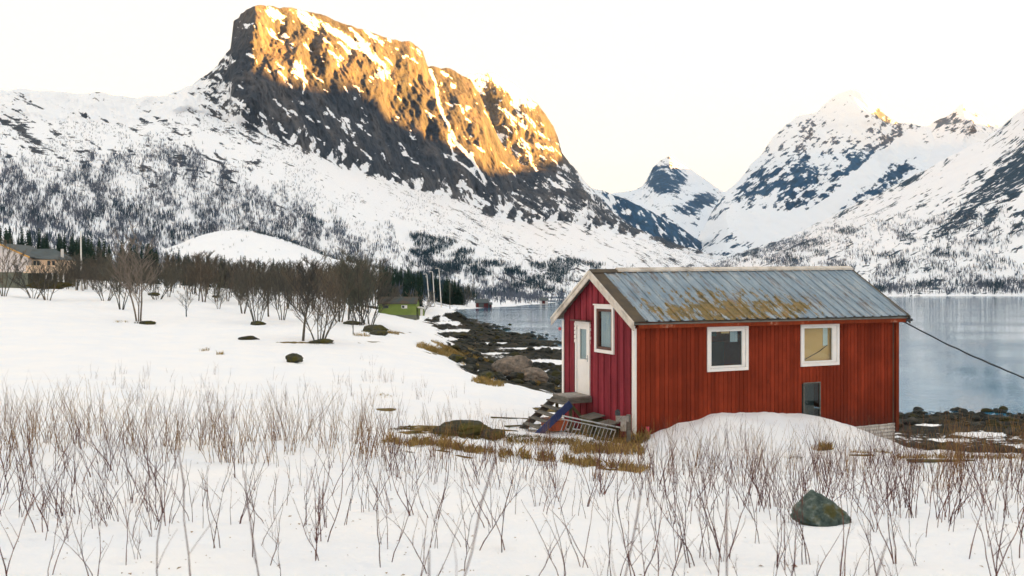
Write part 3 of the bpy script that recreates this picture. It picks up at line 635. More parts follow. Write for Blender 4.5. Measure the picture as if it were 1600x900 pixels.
def mask5(X, Y, Z, T, PX, PY):
    p1, q1 = rot(PX, PY, -40); pn = fbm(p1 / 30, q1 / 5.5, 57, 5); w = fbm(PX / 12, PY / 12, 13, 5)
    top = np.interp(PX, [s[0] for s in S5], [s[1] for s in S5]); dp = PY - top
    fs = fbm(p1 / 12, q1 / 2.2, 58, 5); r = 0.08 + 0.4 * pn + 0.12 * w + 0.42 * fs
    r = r + 0.62 * blob(PX, PY, 1545, 300, 85, 34, -38, 2) + 0.45 * blob(PX, PY, 1585, 240, 50, 40, -40, 2) + 0.5 * blob(PX, PY, 1470, 360, 45, 10, -36, 2) + 0.5 * blob(PX, PY, 1590, 345, 30, 9, -38, 2)
    r = r + 0.55 * (1 - sst(1, 5, np.abs(dp - 3 - 3 * w))) * sst(0.0, 0.3, fbm(PX / 30, PY / 30, 77, 3) + 0.15) * (1 - sst(1420, 1480, PX))
    r = r - 0.5 * blob(PX, PY, 1500, 262, 60, 14, -38, 2)
    return r
layer('mountain', 'steep snowy slope rising from the fjord at the right', 960, 2300, 900, [E50, E5, B5, S5], [4, 30, 330], disp5, mask5, M['m_right'], back=(700, -200))

# ---- low snow hill above the wood on the left
S0 = [(230, 400, 560), (262, 386, 560), (300, 371, 560), (340, 362, 560), (380, 358, 560), (420, 367, 560), (470, 384, 565), (520, 402, 570), (570, 413, 575), (620, 424, 580)]
B0 = [(230, 440, 420), (620, 460, 420)]
layer('hill', 'small smooth snow hill above the wood', 230, 620, 260, [B0, S0], [90],
      lambda X, Y, Z, T, PX, PY: (6 * fbm(X * 0.02, Z * 0.03, 2, 4), 1.2 * fbm(X * 0.03, Y * 0.03, 4, 4)),
      lambda X, Y, Z, T, PX, PY: -0.25 + 0.3 * fbm(PX / 14, PY / 5, 5, 4) + 0.9 * sst(0.94, 0.985, T) * sst(-0.2, 0.1, fbm(PX / 12, PX * 0, 8, 3)) * sst(385, 400, PX), M['m_main'], back=(120, -60))

# ---- unseen range right of the view, crest shaped to shade valley and central peak
def unseen_range():
    cr = []
    for (px, py, Y) in ((395, 118, 1560), (470, 132, 1690), (545, 122, 1850), (590, 168, 1880), (650, 192, 1980), (700, 218, 2080), (740, 242, 2130), (785, 265, 2210), (850, 258, 2720), (878, 240, 3050)):
        X = (px - 800) / F * Y; Z = CZ + (450 - py) / F * Y; t = (3700 - X) / SUN_H.x
        cr.append((Y + SUN_H.y * t, Z + math.tan(SUN_EL) * t))
    cr.sort(); ya = [c[0] for c in cr]; za = [c[1] for c in cr]
    ys = np.linspace(-5000, 10800, 700)
    H = np.interp(ys, [-5000, -2000, 500, 1800, ya[0] - 300] + ya + [ya[-1] + 250, 5000, 5700, 6100, 6500, 7200, 8300, 9400, 10800], [700, 900, 860, 920, za[0] + 60] + za + [za[-1] + 10, 930, 1080, 1180, 1280, 1300, 1372, 1300, 500])
    ss = np.linspace(-1, 1.6, 90); P = np.zeros((len(ys), len(ss), 3))
    for j, s in enumerate(ss):
        w = 700 if s < 0 else 1500
        P[:, j, 0] = 3700 + s * w; P[:, j, 1] = ys
        prof = (1 - abs(s)) if s < 0 else max(0, 1 - s / 1.6)
        P[:, j, 2] = H * prof - 12 * (1 - prof) + (0 if abs(s) < 0.02 else 22 * (1 - abs(prof - 0.5) * 2)) * fbm(ys * 0.006, s * 4 + 0 * ys, 3, 5)
    me = np_mesh('mountain', P.reshape(-1, 3), grid_faces(len(ys), len(ss))[:, ::-1], {'rock': 0.35 + 0.4 * fbm(P[..., 1] / 150, P[..., 2] / 60, 3, 5)})
    tag(link_mesh('mountain', me, M['m_far']), 'long range beyond the fjord outside the right edge', None, kind='structure')
unseen_range()

# ---- scrub and small woods on the mountain sides
def scatter_scrub(name, label, parts, mat, seed):
    rs = np.random.RandomState(seed); V = []; Fc = []; base = 0; tone = []
    for P, dens, hmin, hmax, k in parts:
        nv, nu = dens.shape
        p = dens.ravel() / dens.sum(); idx = rs.choice(nv * nu, size=k, p=p)
        i, j = idx // nu, idx % nu; i = np.clip(i, 0, nv - 2); j = np.clip(j, 0, nu - 2)
        a, b = rs.rand(k, 1), rs.rand(k, 1)
        c = P[i, j] * (1 - a) * (1 - b) + P[i + 1, j] * a * (1 - b) + P[i, j + 1] * (1 - a) * b + P[i + 1, j + 1] * a * b
        h = hmin + (hmax - hmin) * rs.rand(k) ** 1.5
        for q in range(3):
            th = rs.rand(k) * 6.28; lean = (rs.rand(k, 2) - 0.5) * 0.55 * h[:, None]; w = h * (0.025 + 0.035 * rs.rand(k))
            off = (rs.rand(k, 2) - 0.5) * 0.35 * h[:, None]
            dx = np.cos(th) * w; dy = np.sin(th) * w
            v0 = c + np.stack([off[:, 0], off[:, 1], -0.5 + 0 * w], 1)
            v1 = v0 + np.stack([lean[:, 0] * 0.5 - dx, lean[:, 1] * 0.5 - dy, h * 0.45], 1)
            v2 = v0 + np.stack([lean[:, 0] * 0.5 + dx, lean[:, 1] * 0.5 + dy, h * 0.5], 1)
            v3 = v0 + np.stack([lean[:, 0], lean[:, 1], h * (0.85 + 0.3 * rs.rand(k))], 1)
            V.append(np.stack([v0, v2, v3, v1], 1).reshape(-1, 3)); Fc.append(base + np.arange(k * 4).reshape(k, 4)); base += k * 4
    me = np_mesh(name, np.concatenate(V), np.concatenate(Fc), smooth=False)
    tag(link_mesh(name, me, mat), label, 'scrub', kind='stuff')
L1, L1B, L2, L3, L4, L5, L0 = LAYERS
def m1_z(px, Y):
    P, PX = L1[0], L1[1]; j = int(np.clip((px + 650) / (1235 + 650) * (PX.shape[1] - 1), 0, PX.shape[1] - 1))
    return float(np.interp(Y, P[:180, j, 1], P[:180, j, 2]))
def m5_density():
    P, PX, PY, T, r = L5; top = np.interp(PX, [s[0] for s in S5], [s[1] for s in S5])
    n = fbm(PX / 26, PY / 10, 91, 4)
    return (sst(1.02, 1.1, T)) * sst(0, 12, PY - top) * np.clip(0.25 + 1.1 * n + 0.9 * sst(395, 455, PY), 0.02, 2) * (PX < 1700) * sst(330, 380, PY + 0.1 * (PX - 1300)) * (P[..., 1] / 1000) ** 1.2
def m1_density(px_lo=-60, px_hi=1200):
    P, PX, PY, T, r = L1
    tt = np.interp(PX, [-200, 0, 120, 200, 300, 400, 500, 600, 700, 800, 900, 1000, 1200], [250, 240, 245, 215, 222, 262, 318, 352, 388, 410, 425, 425, 425])
    tt = tt + 16 * fbm(PX / 18, PY / 30, 66, 3)
    n = fbm(PX / 22, PY / 30, 91, 4)
    n = n + 0.8 * fbm(PX / 7, PY / 14, 95, 3)
    d = sst(0, 45, PY - tt) * np.clip(0.38 + 0.75 * n + 0.3 * sst(30, 110, PY - tt), 0.08, 0.85)
    d = d * (T > 1.05) * (T < 3) * (PX > px_lo) * (PX < px_hi)
    d = d * (1 - 0.9 * blob(PX, PY, 210, 295, 30, 40, 0)) * (1 - 0.7 * blob(PX, PY, 480, 300, 60, 25, 30))
    return d * (P[..., 1] / 1000) ** 1.0
P1 = L1[0]; d1_ = m1_density(); thin = sst(0.0, 0.4, fbm(L1[1] / 60, L1[2] / 40, 5, 3) + 0.2) * (L1[3] > 1.1) * (L1[3] < 3) * (L1[2] > 170) * (L1[1] > -60) * (L1[1] < 1150)
scatter_scrub('birch_scrub', 'leafless birch scrub dotting the snowy mountain sides', [(P1, d1_, 4, 8, 19000), (P1, thin * 1.0, 3, 5, 6000), (L5[0], m5_density(), 6, 11, 13000)], M['scrub'], 3)
fr = d1_ * sst(-0.05, 0.25, fbm(L1[1] / 35, L1[2] / 14, 41, 3)) * sst(0.4, 1, (L1[2] - 250) / 100)
fr = fr + 3.5 * (L1[1] > 640) * (L1[1] < 1110) * sst(1.05, 1.1, L1[3]) * (L1[3] < 2.3) * sst(0.0, 0.3, fbm(L1[1] / 30, L1[2] / 9, 19, 4)) * (P1[..., 2] > 2)
dark5 = m5_density() * sst(0.05, 0.35, fbm(L5[1] / 30, L5[2] / 8, 49, 4)) + 2.0 * (L5[3] > 1.0) * (L5[3] < 1.03) * (L5[1] < 1700)
scatter_scrub('spruce_scrub', 'dark evergreen scrub in the hollows and along the far shores', [(P1, fr, 5, 10, 7000), (L0[0], (sst(0.93, 0.97, L0[3]) * (L0[1] > 370) + 0.01) * (L0[3] < 1.2), 1.5, 4.0, 420), (L5[0], dark5, 6, 12, 5000)], M['scrub_blue'], 5)

# ------------------------------------------------------------------ trees
def curve_branch(rd, p, d, L, n, wob, up):
    pts = [p.copy()]; d = d.normalized()
    for i in range(n):
        d = (d + Vector((rd.uniform(-wob, wob), rd.uniform(-wob, wob), rd.uniform(-wob, wob) * 0.6 + up))).normalized()
        p = p + d * (L / n); pts.append(p.copy())
    return pts
def bare_tree(seed, stems, spread, lv=(9, 6, 5), twig=0.0022, clear=0.12, droop=0.0):
    """unit-height leafless tree: returns trunk and crown meshes"""
    rd = random.Random(seed); tr = MB(); cr = MB()
    for s in range(stems):
        a = 6.283 * s / stems + rd.uniform(-0.5, 0.5); tilt = spread * rd.uniform(0.5, 1.1) if stems > 1 else 0.05
        H = rd.uniform(0.72, 1.0) if s else 0.97
        main = curve_branch(rd, Vector((math.cos(a), math.sin(a), 0)) * 0.015 * stems * 0.5, Vector((math.cos(a) * tilt, math.sin(a) * tilt, 1)), H, 9, 0.07, 0.05)
        r0 = 0.017 / (stems ** 0.35) * H; rr = [r0 * (1 - 0.85 * i / 9) for i in range(10)]
        main[0].z -= 0.03
        tr.tube(main, rr, 5, rd.random())
        for k in range(lv[0]):
            t = clear + (0.97 - clear) * (k + rd.random()) / lv[0]; q = t * 9; i = min(int(q), 8); p = main[i].lerp(main[i + 1], q - i)
            md = (main[i + 1] - main[i]).normalized(); az = rd.uniform(0, 6.283)
            out = Vector((math.cos(az), math.sin(az), 0)); d = md * 0.75 + out * rd.uniform(0.5, 0.95)
            L = H * (0.46 - 0.30 * t) * rd.uniform(0.7, 1.25)
            b1 = curve_branch(rd, p, d, L, 5, 0.13, 0.09 - droop); r1 = max(rr[i] * 0.5, twig * 1.3)
            cr.tube(b1, [r1 * (1 - 0.7 * x / 5) for x in range(6)], 4, rd.random(), cap=False)
            for m in range(lv[1]):
                t2 = 0.2 + 0.8 * (m + rd.random()) / lv[1]; q2 = t2 * 5; i2 = min(int(q2), 4); p2 = b1[i2].lerp(b1[i2 + 1], q2 - i2)
                d2 = (b1[i2 + 1] - b1[i2]).normalized() + Vector((rd.uniform(-1, 1), rd.uniform(-1, 1), rd.uniform(-0.3, 0.9) - droop * 2)) * 0.75
                L2 = L * rd.uniform(0.32, 0.6) * (1.1 - 0.4 * t2)
                b2 = curve_branch(rd, p2, d2, L2, 3, 0.16, 0.06 - droop); cr.tube(b2, [twig * 1.15, twig, twig * 0.9, twig * 0.7], 3, rd.random(), cap=False)
                for w in range(lv[2]):
                    t3 = (w + rd.random()) / lv[2] * 3; i3 = min(int(t3), 2); p3 = b2[i3].lerp(b2[i3 + 1], t3 - i3)
                    d3 = (b2[i3 + 1] - b2[i3]).normalized() + Vector((rd.uniform(-1, 1), rd.uniform(-1, 1), rd.uniform(-0.3, 0.9) - droop * 3)) * 0.8
                    b3 = curve_branch(rd, p3, d3, L2 * rd.uniform(0.35, 0.7), 2, 0.15, 0.04 - droop)
                    cr.tube(b3, [twig * 0.8, twig * 0.7, twig * 0.5], 3, rd.random(), cap=False)
    return tr.mesh('trunk', True), cr.mesh('crown', True)
PROTO = {}
def proto(key, trunk_mat, crown_mat, **kw):
    a, b = bare_tree(**kw); a.materials.append(M[trunk_mat]); b.materials.append(M[crown_mat]); PROTO[key] = (a, b)
proto('single', 'bark', 'bark', seed=1, stems=1, spread=0, lv=(20, 8, 6), clear=0.22)
proto('multi_a', 'bark', 'bark', seed=2, stems=6, spread=0.42, lv=(9, 6, 4), clear=0.16)
proto('multi_b', 'bark', 'bark', seed=3, stems=4, spread=0.30, lv=(10, 6, 5), clear=0.15)
proto('multi_c', 'bark', 'bark', seed=4, stems=8, spread=0.55, lv=(8, 5, 4), clear=0.12)
proto('tall_pale', 'bark_pale', 'bark_pale', seed=5, stems=3, spread=0.16, lv=(11, 7, 4), clear=0.2)
proto('thin', 'bark', 'bark', seed=6, stems=1, spread=0, lv=(16, 5, 3), clear=0.15)
proto('birch_a', 'bark_pale', 'bark', seed=7, stems=1, spread=0, lv=(18, 6, 5), clear=0.25, twig=0.0034, droop=0.02)
proto('birch_b', 'bark', 'bark', seed=8, stems=2, spread=0.15, lv=(14, 6, 5), clear=0.2, twig=0.0034)
proto('birch_c', 'bark', 'bark', seed=9, stems=3, spread=0.28, lv=(11, 6, 5), clear=0.15, twig=0.0034)
def tree(key, name, label, cat, x, y, h, rz, group=None, z=None, wide=1.0):
    z = gz(x, y) if z is None else z
    t = thing(name, label, cat, (x, y, z - 0.05), rz, group); t.scale = (h * wide, h * wide, h)
    for n, me in zip(('trunk', 'crown'), PROTO[key]):
        o = bpy.data.objects.new(n, me); COL.objects.link(o); o.parent = t
    return t
rd = random.Random(11)
TREES = [
 (6, 463, 88, 'multi_b', 'bare dark tree at the left edge in front of the white house', 1),
 (52, 466, 58, 'multi_c', 'low bare bush left of another below the deck of the white house', 1.3),
 (74, 469, 62, 'multi_a', 'low spreading bare bush right below the deck of the white house', 1.3),
 (190, 484, 92, 'multi_b', 'dark two stemmed bare tree just behind the tall tree with moss at its foot', 1),
 (217, 502, 138, 'tall_pale', 'tallest bare tree on the open field with a mossy rock at its foot', 0.95),
 (292, 495, 52, 'thin', 'small thin lone bare sapling on the open snow of the field', 1.1),
 (342, 483, 40, 'multi_b', 'tiny bare tree beside a dark rock at the crest of the field', 1.2),
 (380, 490, 78, 'multi_b', 'bare tree close behind the fan shaped bush on a mossy tuft', 1),
 (401, 506, 98, 'multi_a', 'fan shaped bare bush rising from a small mossy tuft', 1.05),
 (441, 500, 90, 'multi_b', 'dark bare tree between the mossy fan shaped bush and the upright single trunk', 1),
 (472, 533, 122, 'single', 'upright pale bare tree with one straight trunk on the snow', 1.15),
 (499, 532, 118, 'multi_c', 'wide dark bare bush on a moss patch next to the straight trunked tree', 1.05),
 (530, 503, 112, 'multi_b', 'forked bare tree with two thick stems behind the wide moss footed bush', 1.1),
 (545, 500, 100, 'single', 'slim bare tree standing right behind the forked one', 1.0),
 (552, 522, 52, 'thin', 'very thin young tree alone beside a dry grass tuft', 1.0),
 (563, 508, 108, 'multi_a', 'dense bare tree at the mossy bank left of the green hut', 1.0),
 (577, 507, 92, 'multi_c', 'broad low bare tree closest to the wall of the green hut', 1.1),
 (310, 470, 48, 'thin', 'faint slender tree on the crest of the field before the wood', 1.3),
 (420, 495, 72, 'thin', 'slender tree between two darker bushes in the middle of the field', 1.2),
 (165, 470, 60, 'multi_c', 'brown bush on the field crest right of the flagpole', 1.3),
 (246, 468, 55, 'multi_c', 'rusty brown bush beside a mossy hump on the field crest', 1.5),
 (660, 492, 38, 'multi_c', 'low bare bush beside the end wall of the green hut', 1.3),
 (717, 477, 42, 'multi_c', 'bushy bare tree on the knoll near the shore right of the lamp poles', 1.4),
]
for px, py, hp, key, lab, wd in TREES:
    x, y = hit(px, py); tree(key, 'bare_tree', lab, 'tree', x, y, hp * y / F, rd.uniform(0, 6.28), 'leafless trees standing on the snow field', wide=wd)

# the leafless wood behind the field: every tree is an object of its own
wood = []
tries = 0
while len(wood) < 250 and tries < 6000:
    tries += 1
    px = rd.uniform(-40, 630); ymin = np.interp(px, [-40, 60, 120, 250, 400, 520, 600, 640], [170, 172, 128, 118, 112, 108, 130, 175])
    Y = ymin + (280 - ymin) * rd.random() ** 1.6
    if 570 < px and 130 < Y < 190: continue
    x = (px - 800) / F * Y
    if any((x - a) ** 2 + (Y - b) ** 2 < 5.0 for a, b in wood): continue
    wood.append((x, Y)); top = np.interp(px, [-40, 0, 60, 120, 200, 300, 380, 450, 520, 560, 590, 610, 640], [404, 402, 398, 402, 406, 404, 408, 416, 416, 412, 420, 440, 452]) + rd.uniform(-9, 20) + 12 * float(fbm(np.array([px / 28.0]), np.array([Y / 20.0]), 3, 3)[0])
    z = gz(x, Y); h = min(max(CZ + (450 - top) * Y / F - z, 4.0), 13)
    near = Y < ymin + 25
    tree(rd.choice(['birch_a', 'birch_b', 'birch_c']), 'birch_tree', 'leafless grey brown birch at the front edge of the wood behind the field' if near else 'leafless grey brown birch deep in the crowded wood behind the field', 'tree', x, Y, h, rd.uniform(0, 6.28), 'birches along the edge of the wood' if near else 'birches inside the wood', z=z, wide=rd.uniform(0.85, 1.3))

def spruce_mesh(seed):
    rd = random.Random(seed); cr = MB(); tr = MB(); tr.tube([(0, 0, -0.03), (0, 0, 0.5), (0, 0, 0.98)], [0.016, 0.010, 0.002], 5)
    n = 17
    for i in range(n):
        z = 0.07 + 0.93 * (i / n) ** 0.95; r = 0.19 * (1 - (i / n)) ** 0.85 + 0.012; k = 11
        for j in range(k):
            a = 6.283 * (j + rd.random() * 0.8) / k; rr = r * rd.uniform(0.6, 1.2); da = 0.30; t = rd.random()
            dz = rr * rd.uniform(0.35, 0.75)
            cr.add([(0, 0, z + 0.035), (math.cos(a - da) * rr * 0.6, math.sin(a - da) * rr * 0.6, z - dz * 0.35), (math.cos(a) * rr, math.sin(a) * rr, z - dz), (math.cos(a + da) * rr * 0.6, math.sin(a + da) * rr * 0.6, z - dz * 0.35)], [(0, 1, 2, 3)], t)
    return tr.mesh('trunk'), cr.mesh('crown')
for k in range(3):
    a, b = spruce_mesh(30 + k); a.materials.append(M['bark']); b.materials.append(M['needles']); PROTO['spruce%d' % k] = (a, b)
cnt = 0; tries = 0
while cnt < 290 and tries < 5000:
    tries += 1; right = rd.random() < 0.42
    px = rd.uniform(590, 752) if right else rd.uniform(-30, 660)
    Y = rd.uniform(400, 560) if right else rd.uniform(290, 420)
    x = (px - 800) / F * Y
    z = m1_z(px, Y)
    if right and z < 1.0: continue
    top = np.interp(px, [-30, 0, 60, 100, 150, 200, 260, 300, 400, 500, 600, 650, 700, 735, 755], [350, 352, 356, 362, 370, 376, 384, 392, 402, 408, 412, 420, 432, 446, 458]) + rd.uniform(-3, 16)
    h = CZ + (450 - top) * Y / F - z
    if h < 3: continue
    h = min(h, 20)
    cnt += 1
    tree('spruce%d' % rd.randrange(3), 'spruce_tree', 'dark green spruce in the strip of evergreens near the bay' if right else 'dark green spruce in the evergreen belt rising above the birch wood', 'tree', x, Y, h, rd.uniform(0, 6.28), 'spruces by the bay' if right else 'spruces above the wood', z=z, wide=rd.uniform(0.9, 1.4))

# lone conifer by the hut roof
x, y = hit(644, 491); tree('spruce1', 'spruce_tree', 'small pointed spruce beside the roof of the green hut', 'tree', x + 0.3, y + 6, 6.0, 1, 'spruces by the bay')

# ------------------------------------------------------------------ rocks
def ico(sub):
    bm_ = None
    import bmesh
    bm_ = bmesh.new(); bmesh.ops.create_icosphere(bm_, subdivisions=sub, radius=1)
    V = np.array([v.co[:] for v in bm_.verts]); Fc = np.array([[v.index for v in f.verts] for f in bm_.faces]); bm_.free(); return V, Fc
ICO5 = ico(5); ICO3 = ico(3); ICO2 = ico(2)
def rock_mesh(name, size, seed, rough=0.3, base=ICO5, facet=0.55, profile=None):
    V, Fc = base; s = seed * 7.3
    # flat facets: clip the sphere with random planes
    rs = np.random.RandomState(seed); D = np.ones(len(V))
    for k in range(12):
        n = rs.randn(3); n /= np.linalg.norm(n); c = 0.62 + 0.33 * rs.rand(); dt = V @ n
        D = np.minimum(D, np.where(dt > 0.05, c / np.maximum(dt, 0.05), 9))
    D = D * facet + (1 - facet)
    D = D * (1 + rough * fbm(V[:, 0] * 1.1 + s, V[:, 1] * 1.1, V[:, 2] * 1.1, 5)) + 0.035 * fbm(V[:, 0] * 7 + s, V[:, 1] * 7, V[:, 2] * 7, 4)
    P = V * D[:, None]
    if profile is not None: P = profile(P)
    P = P * np.array(size)
    return np_mesh(name, P, Fc)
def rock(name, label, px, py, size, seed, mat, group=None, sink=0.25, rz=0, rough=0.3, facet=0.55, profile=None, cat='rock'):
    x, y = hit(px, py); z = gz(x, y)
    o = link_mesh(name, rock_mesh(name, size, seed, rough, facet=facet, profile=profile), mat); o.location = (x, y + size[1] * 0.5, z + size[2] * (1 - 2 * sink)); o.rotation_euler = (0, 0, rz)
    return tag(o, label, cat, group)
def peak(P):
    Q = P.copy(); t = np.clip((P[:, 2] + 0.6) / 1.6, 0, 1); Q[:, 0] = P[:, 0] * (1.12 - 0.55 * t) - 0.22 * t + 0.12; Q[:, 1] *= 1 - 0.3 * t; return Q
rock('boulder', 'grey green lichened stone in a melt hollow among the front twigs', 1286, 822, (0.29, 0.22, 0.185), 4, M['stone_fg'], sink=0.16, rough=0.3, facet=0.5, profile=peak)
rock('boulder', 'largest brown rounded boulder at the edge of the beach', 800, 588, (2.0, 1.3, 1.15), 12, M['boulder'], 'boulders at the beach edge', sink=0.2, rough=0.22, facet=0.3)
rock('boulder', 'brown sloping boulder low in front of the largest one', 834, 600, (1.3, 1.0, 0.75), 15, M['boulder'], 'boulders at the beach edge', sink=0.2, rough=0.25, facet=0.4)
rock('boulder', 'dark grey boulder wedged between the two brown ones', 808, 597, (0.85, 0.7, 0.5), 16, M['dark_boulder'], 'boulders at the beach edge', sink=0.2)
rock('boulder', 'dark boulder half hidden beside the white corner of the cabin', 868, 602, (0.55, 0.5, 0.42), 17, M['dark_boulder'], 'boulders at the beach edge', sink=0.2)
rock('boulder', 'small flat dark rock in dry grass left of the brown boulders', 760, 592, (0.45, 0.4, 0.25), 18, M['mossy'], 'boulders at the beach edge', sink=0.2)
rock('boulder', 'small mossy rock alone on the open snow field', 458, 567, (0.48, 0.4, 0.26), 19, M['mossy'], sink=0.15, rough=0.3)
rock('boulder', 'flat dark rock mostly snowed under below the crest', 387, 531, (0.75, 0.5, 0.16), 20, M['dark_boulder'], sink=0.2)
rock('boulder', 'mossy hump at the foot of the tallest field tree', 228, 507, (0.75, 0.6, 0.26), 21, M['mossy'], sink=0.3)
rock('boulder', 'mossy hump beside the rusty bush on the field crest', 238, 462, (0.9, .7, 0.34), 22, M['mossy'], sink=0.3)
rock('boulder', 'mossy mound under the wide bare bush', 502, 537, (0.8, 0.5, 0.2), 23, M['mossy'], sink=0.3)
rock('boulder', 'mossy tuft under the fan shaped bush', 402, 508, (0.65, 0.6, 0.3), 24, M['mossy'], sink=0.3)
rock('boulder', 'small dark rock on the field crest beside the tiny tree', 335, 465, (0.45, 0.4, 0.25), 25, M['dark_boulder'], sink=0.2)
rock('boulder', 'large olive mossy boulder left of the entrance steps', 718, 680, (0.85, 0.5, 0.24), 26, M['mossy'], 'mossy boulders by the steps', sink=0.35, rough=0.5)
rock('boulder', 'smaller mossy boulder between the large one and the steps', 769, 686, (0.36, 0.3, 0.16), 27, M['mossy'], 'mossy boulders by the steps', sink=0.35)
rock('boulder', 'mossy bank stone under the trees left of the green hut', 583, 519, (1.2, 0.9, 0.45), 28, M['mossy'], sink=0.3)
rock('boulder', 'low mossy stone on the bank in front of the green hut', 590, 524, (0.9, 0.8, 0.35), 29, M['mossy'], sink=0.3)
rock('boulder', 'flat mossy stone at the lip of the bank below the wood', 548, 507, (0.9, 0.8, 0.3), 33, M['mossy'], sink=0.3)
rock('boulder', 'dark rock outcrop on the snow above the dry shore grass', 708, 527, (2.6, 1.6, 0.5), 30, M['dark_boulder'], sink=0.25)
rock('boulder', 'grassy dark rock right below the patch of dry shore grass', 712, 566, (0.8, 0.6, 0.4), 31, M['mossy'], sink=0.2)

def scatter_rocks(name, label, pts, mat, seed):
    rs = np.random.RandomState(seed); protos = []
    for k in range(10):
        me = rock_mesh('tmp', (1, 1, 1), 60 + k, 0.35, base=ICO2 if k % 2 else ICO3, facet=0.8)
        v = np.zeros(len(me.vertices) * 3, np.float32); me.vertices.foreach_get('co', v); protos.append((v.reshape(-1, 3), (ICO2 if k % 2 else ICO3)[1])); bpy.data.meshes.remove(me)
    V = []; Fc = []; b = 0
    for (x, y, z, s) in pts:
        v, f = protos[rs.randint(10)]; a = rs.rand() * 6.28; c, si = math.cos(a), math.sin(a)
        q = v * np.array([s * (0.8 + 0.7 * rs.rand()), s * (0.7 + 0.5 * rs.rand()), s * (0.4 + 0.4 * rs.rand())])
        q = np.stack([q[:, 0] * c - q[:, 1] * si, q[:, 0] * si + q[:, 1] * c, q[:, 2]], 1) + np.array([x, y, z]); V.append(q); Fc.append(f + b); b += len(v)
    tag(link_mesh(name, np_mesh(name, np.concatenate(V), np.concatenate(Fc), smooth=False), mat), label, 'rocks', kind='stuff')
def beach_points(k, pxr, Yr, seed, s0, s1, zmax):
    rs = np.random.RandomState(seed); Y = np.exp(rs.uniform(math.log(Yr[0]), math.log(Yr[1]), k)); px = rs.uniform(pxr[0], pxr[1], k); X = (px - 800) / F * Y
    z = ground_z(X, Y); sn, _ = beach_fields(X, Y, z); ok = (sn < 0.42) & (z > -0.5) & (z < zmax) & (fbm(X * 0.08, Y * 0.08, 5, 3) + rs.rand(k) * 0.8 > 0.1)
    s = s0 + (s1 - s0) * rs.rand(k) ** 4
    ok &= ~((px > 735) & (px < 880) & (Y < 62)); s = np.where(Y < 75, np.minimum(s, 0.7), s)
    return [(X[i], Y[i], z[i] + s[i] * 0.1, s[i]) for i in range(k) if ok[i]]
scatter_rocks('beach_rocks', 'dark weedy rocks and cobbles along the tide line', beach_points(6500, (640, 1000), (44, 250), 1, 0.16, 0.95, 5) + beach_points(5200, (1000, 1750), (21, 66), 2, 0.08, 0.6, 5.6), M['beach_rock'], 3)

# ------------------------------------------------------------------ grass
def blades(name, label, spots, mat, seed):
    rs = np.random.RandomState(seed); V = []; tone = []
    for (x, y, rx, ry, n, h) in spots:
        r = np.sqrt(rs.rand(n)) ; a = rs.rand(n) * 6.283; X = x + rx * r * np.cos(a); Y = y + ry * r * np.sin(a); Z = ground_z(X, Y) - 0.02
        hh = h * (0.4 + 0.8 * rs.rand(n)); w = hh * 0.035 + 0.0022; th = rs.rand(n) * 6.283; ln = (rs.rand(n) * 0.9 + 0.1) * hh * 0.9; la = rs.rand(n) * 6.283
        b = np.stack([X, Y, Z], 1); d = np.stack([np.cos(th) * w, np.sin(th) * w, 0 * w], 1)
        m = b + np.stack([np.cos(la) * ln * 0.3, np.sin(la) * ln * 0.3, hh * 0.6], 1); t = b + np.stack([np.cos(la) * ln, np.sin(la) * ln, hh * np.where(rs.rand(n) < 0.4, 0.65, 1.0)], 1)
        V.append(np.stack([b - d, b + d, m + d * 0.7, t, m - d * 0.7], 1).reshape(-1, 3)); tone.append(np.repeat(rs.rand(n), 5))
    V = np.concatenate(V); k = len(V) // 5
    tag(link_mesh(name, np_mesh(name, V, np.arange(k * 5).reshape(k, 5), {'tone': np.concatenate(tone)}, smooth=False), mat), label, 'grass', kind='stuff')
def sp(px, py, wpx, n, h, dy=0.4):
    x, y = hit(px, py); return (x, y, wpx / F * y, dy, n, h)
G = []
rg = random.Random(8)
for k_ in range(70):
    px = rg.uniform(600, 1012); G.append(sp(px, np.interp(px, [600, 700, 800, 1000], [688, 700, 712, 736]) + rg.uniform(-4, 4), rg.uniform(4, 12), rg.randint(10, 110), rg.uniform(0.08, 0.26), rg.uniform(0.08, 0.4)))
for px in range(900, 1000, 12): G.append(sp(px, 705, 10, 120, 0.22, 0.5))
for px in range(800, 900, 14): G.append(sp(px, 692, 9, 60, 0.14, 0.4))
G += [sp(1290, 702, 12, 150, 0.22, 0.15), sp(1275, 703, 8, 80, 0.12, 0.1), sp(1345, 708, 16, 120, 0.1, 0.1), sp(1000, 688, 14, 200, 0.3, 0.3), sp(1380, 708, 14, 90, 0.12, 0.15)]
for px, py, w in ((690, 551, 28), (715, 556, 26), (740, 558, 20), (672, 547, 16), (700, 545, 20), (770, 600, 14), (752, 596, 12)): G.append(sp(px, py, w * 1.3, 420 if py > 590 else 800, 0.28 if py > 590 else 0.38, 1.6 if py > 590 else 3.0))
G += [sp(612, 521, 12, 250, 0.35, 1.5), sp(700, 522, 14, 100, 0.3, 1), sp(320, 548, 6, 60, 0.25, .5), sp(344, 554, 5, 60, 0.25, .5), sp(565, 525, 14, 160, 0.3, 1), sp(845, 603, 10, 250, .4, .8), sp(875, 612, 8, 200, .35, .6), sp(190, 503, 10, 90, .2, 1), sp(600, 620, 14, 60, .12, .6)]
for px in range(1405, 1600, 18): G.append(sp(px, 716, 10, 60, 0.16, 0.3))
blades('dry_grass', 'dry straw coloured grass tufts poking out of the snow', G, M['dry_grass'], 4)
G = []
for k_ in range(26):
    px = rg.uniform(605, 800); G.append(sp(px, np.interp(px, [600, 680, 800], [670, 676, 686]) + rg.uniform(-4, 5), rg.uniform(5, 14), rg.randint(60, 260), rg.uniform(0.04, 0.11), rg.uniform(0.15, 0.5)))
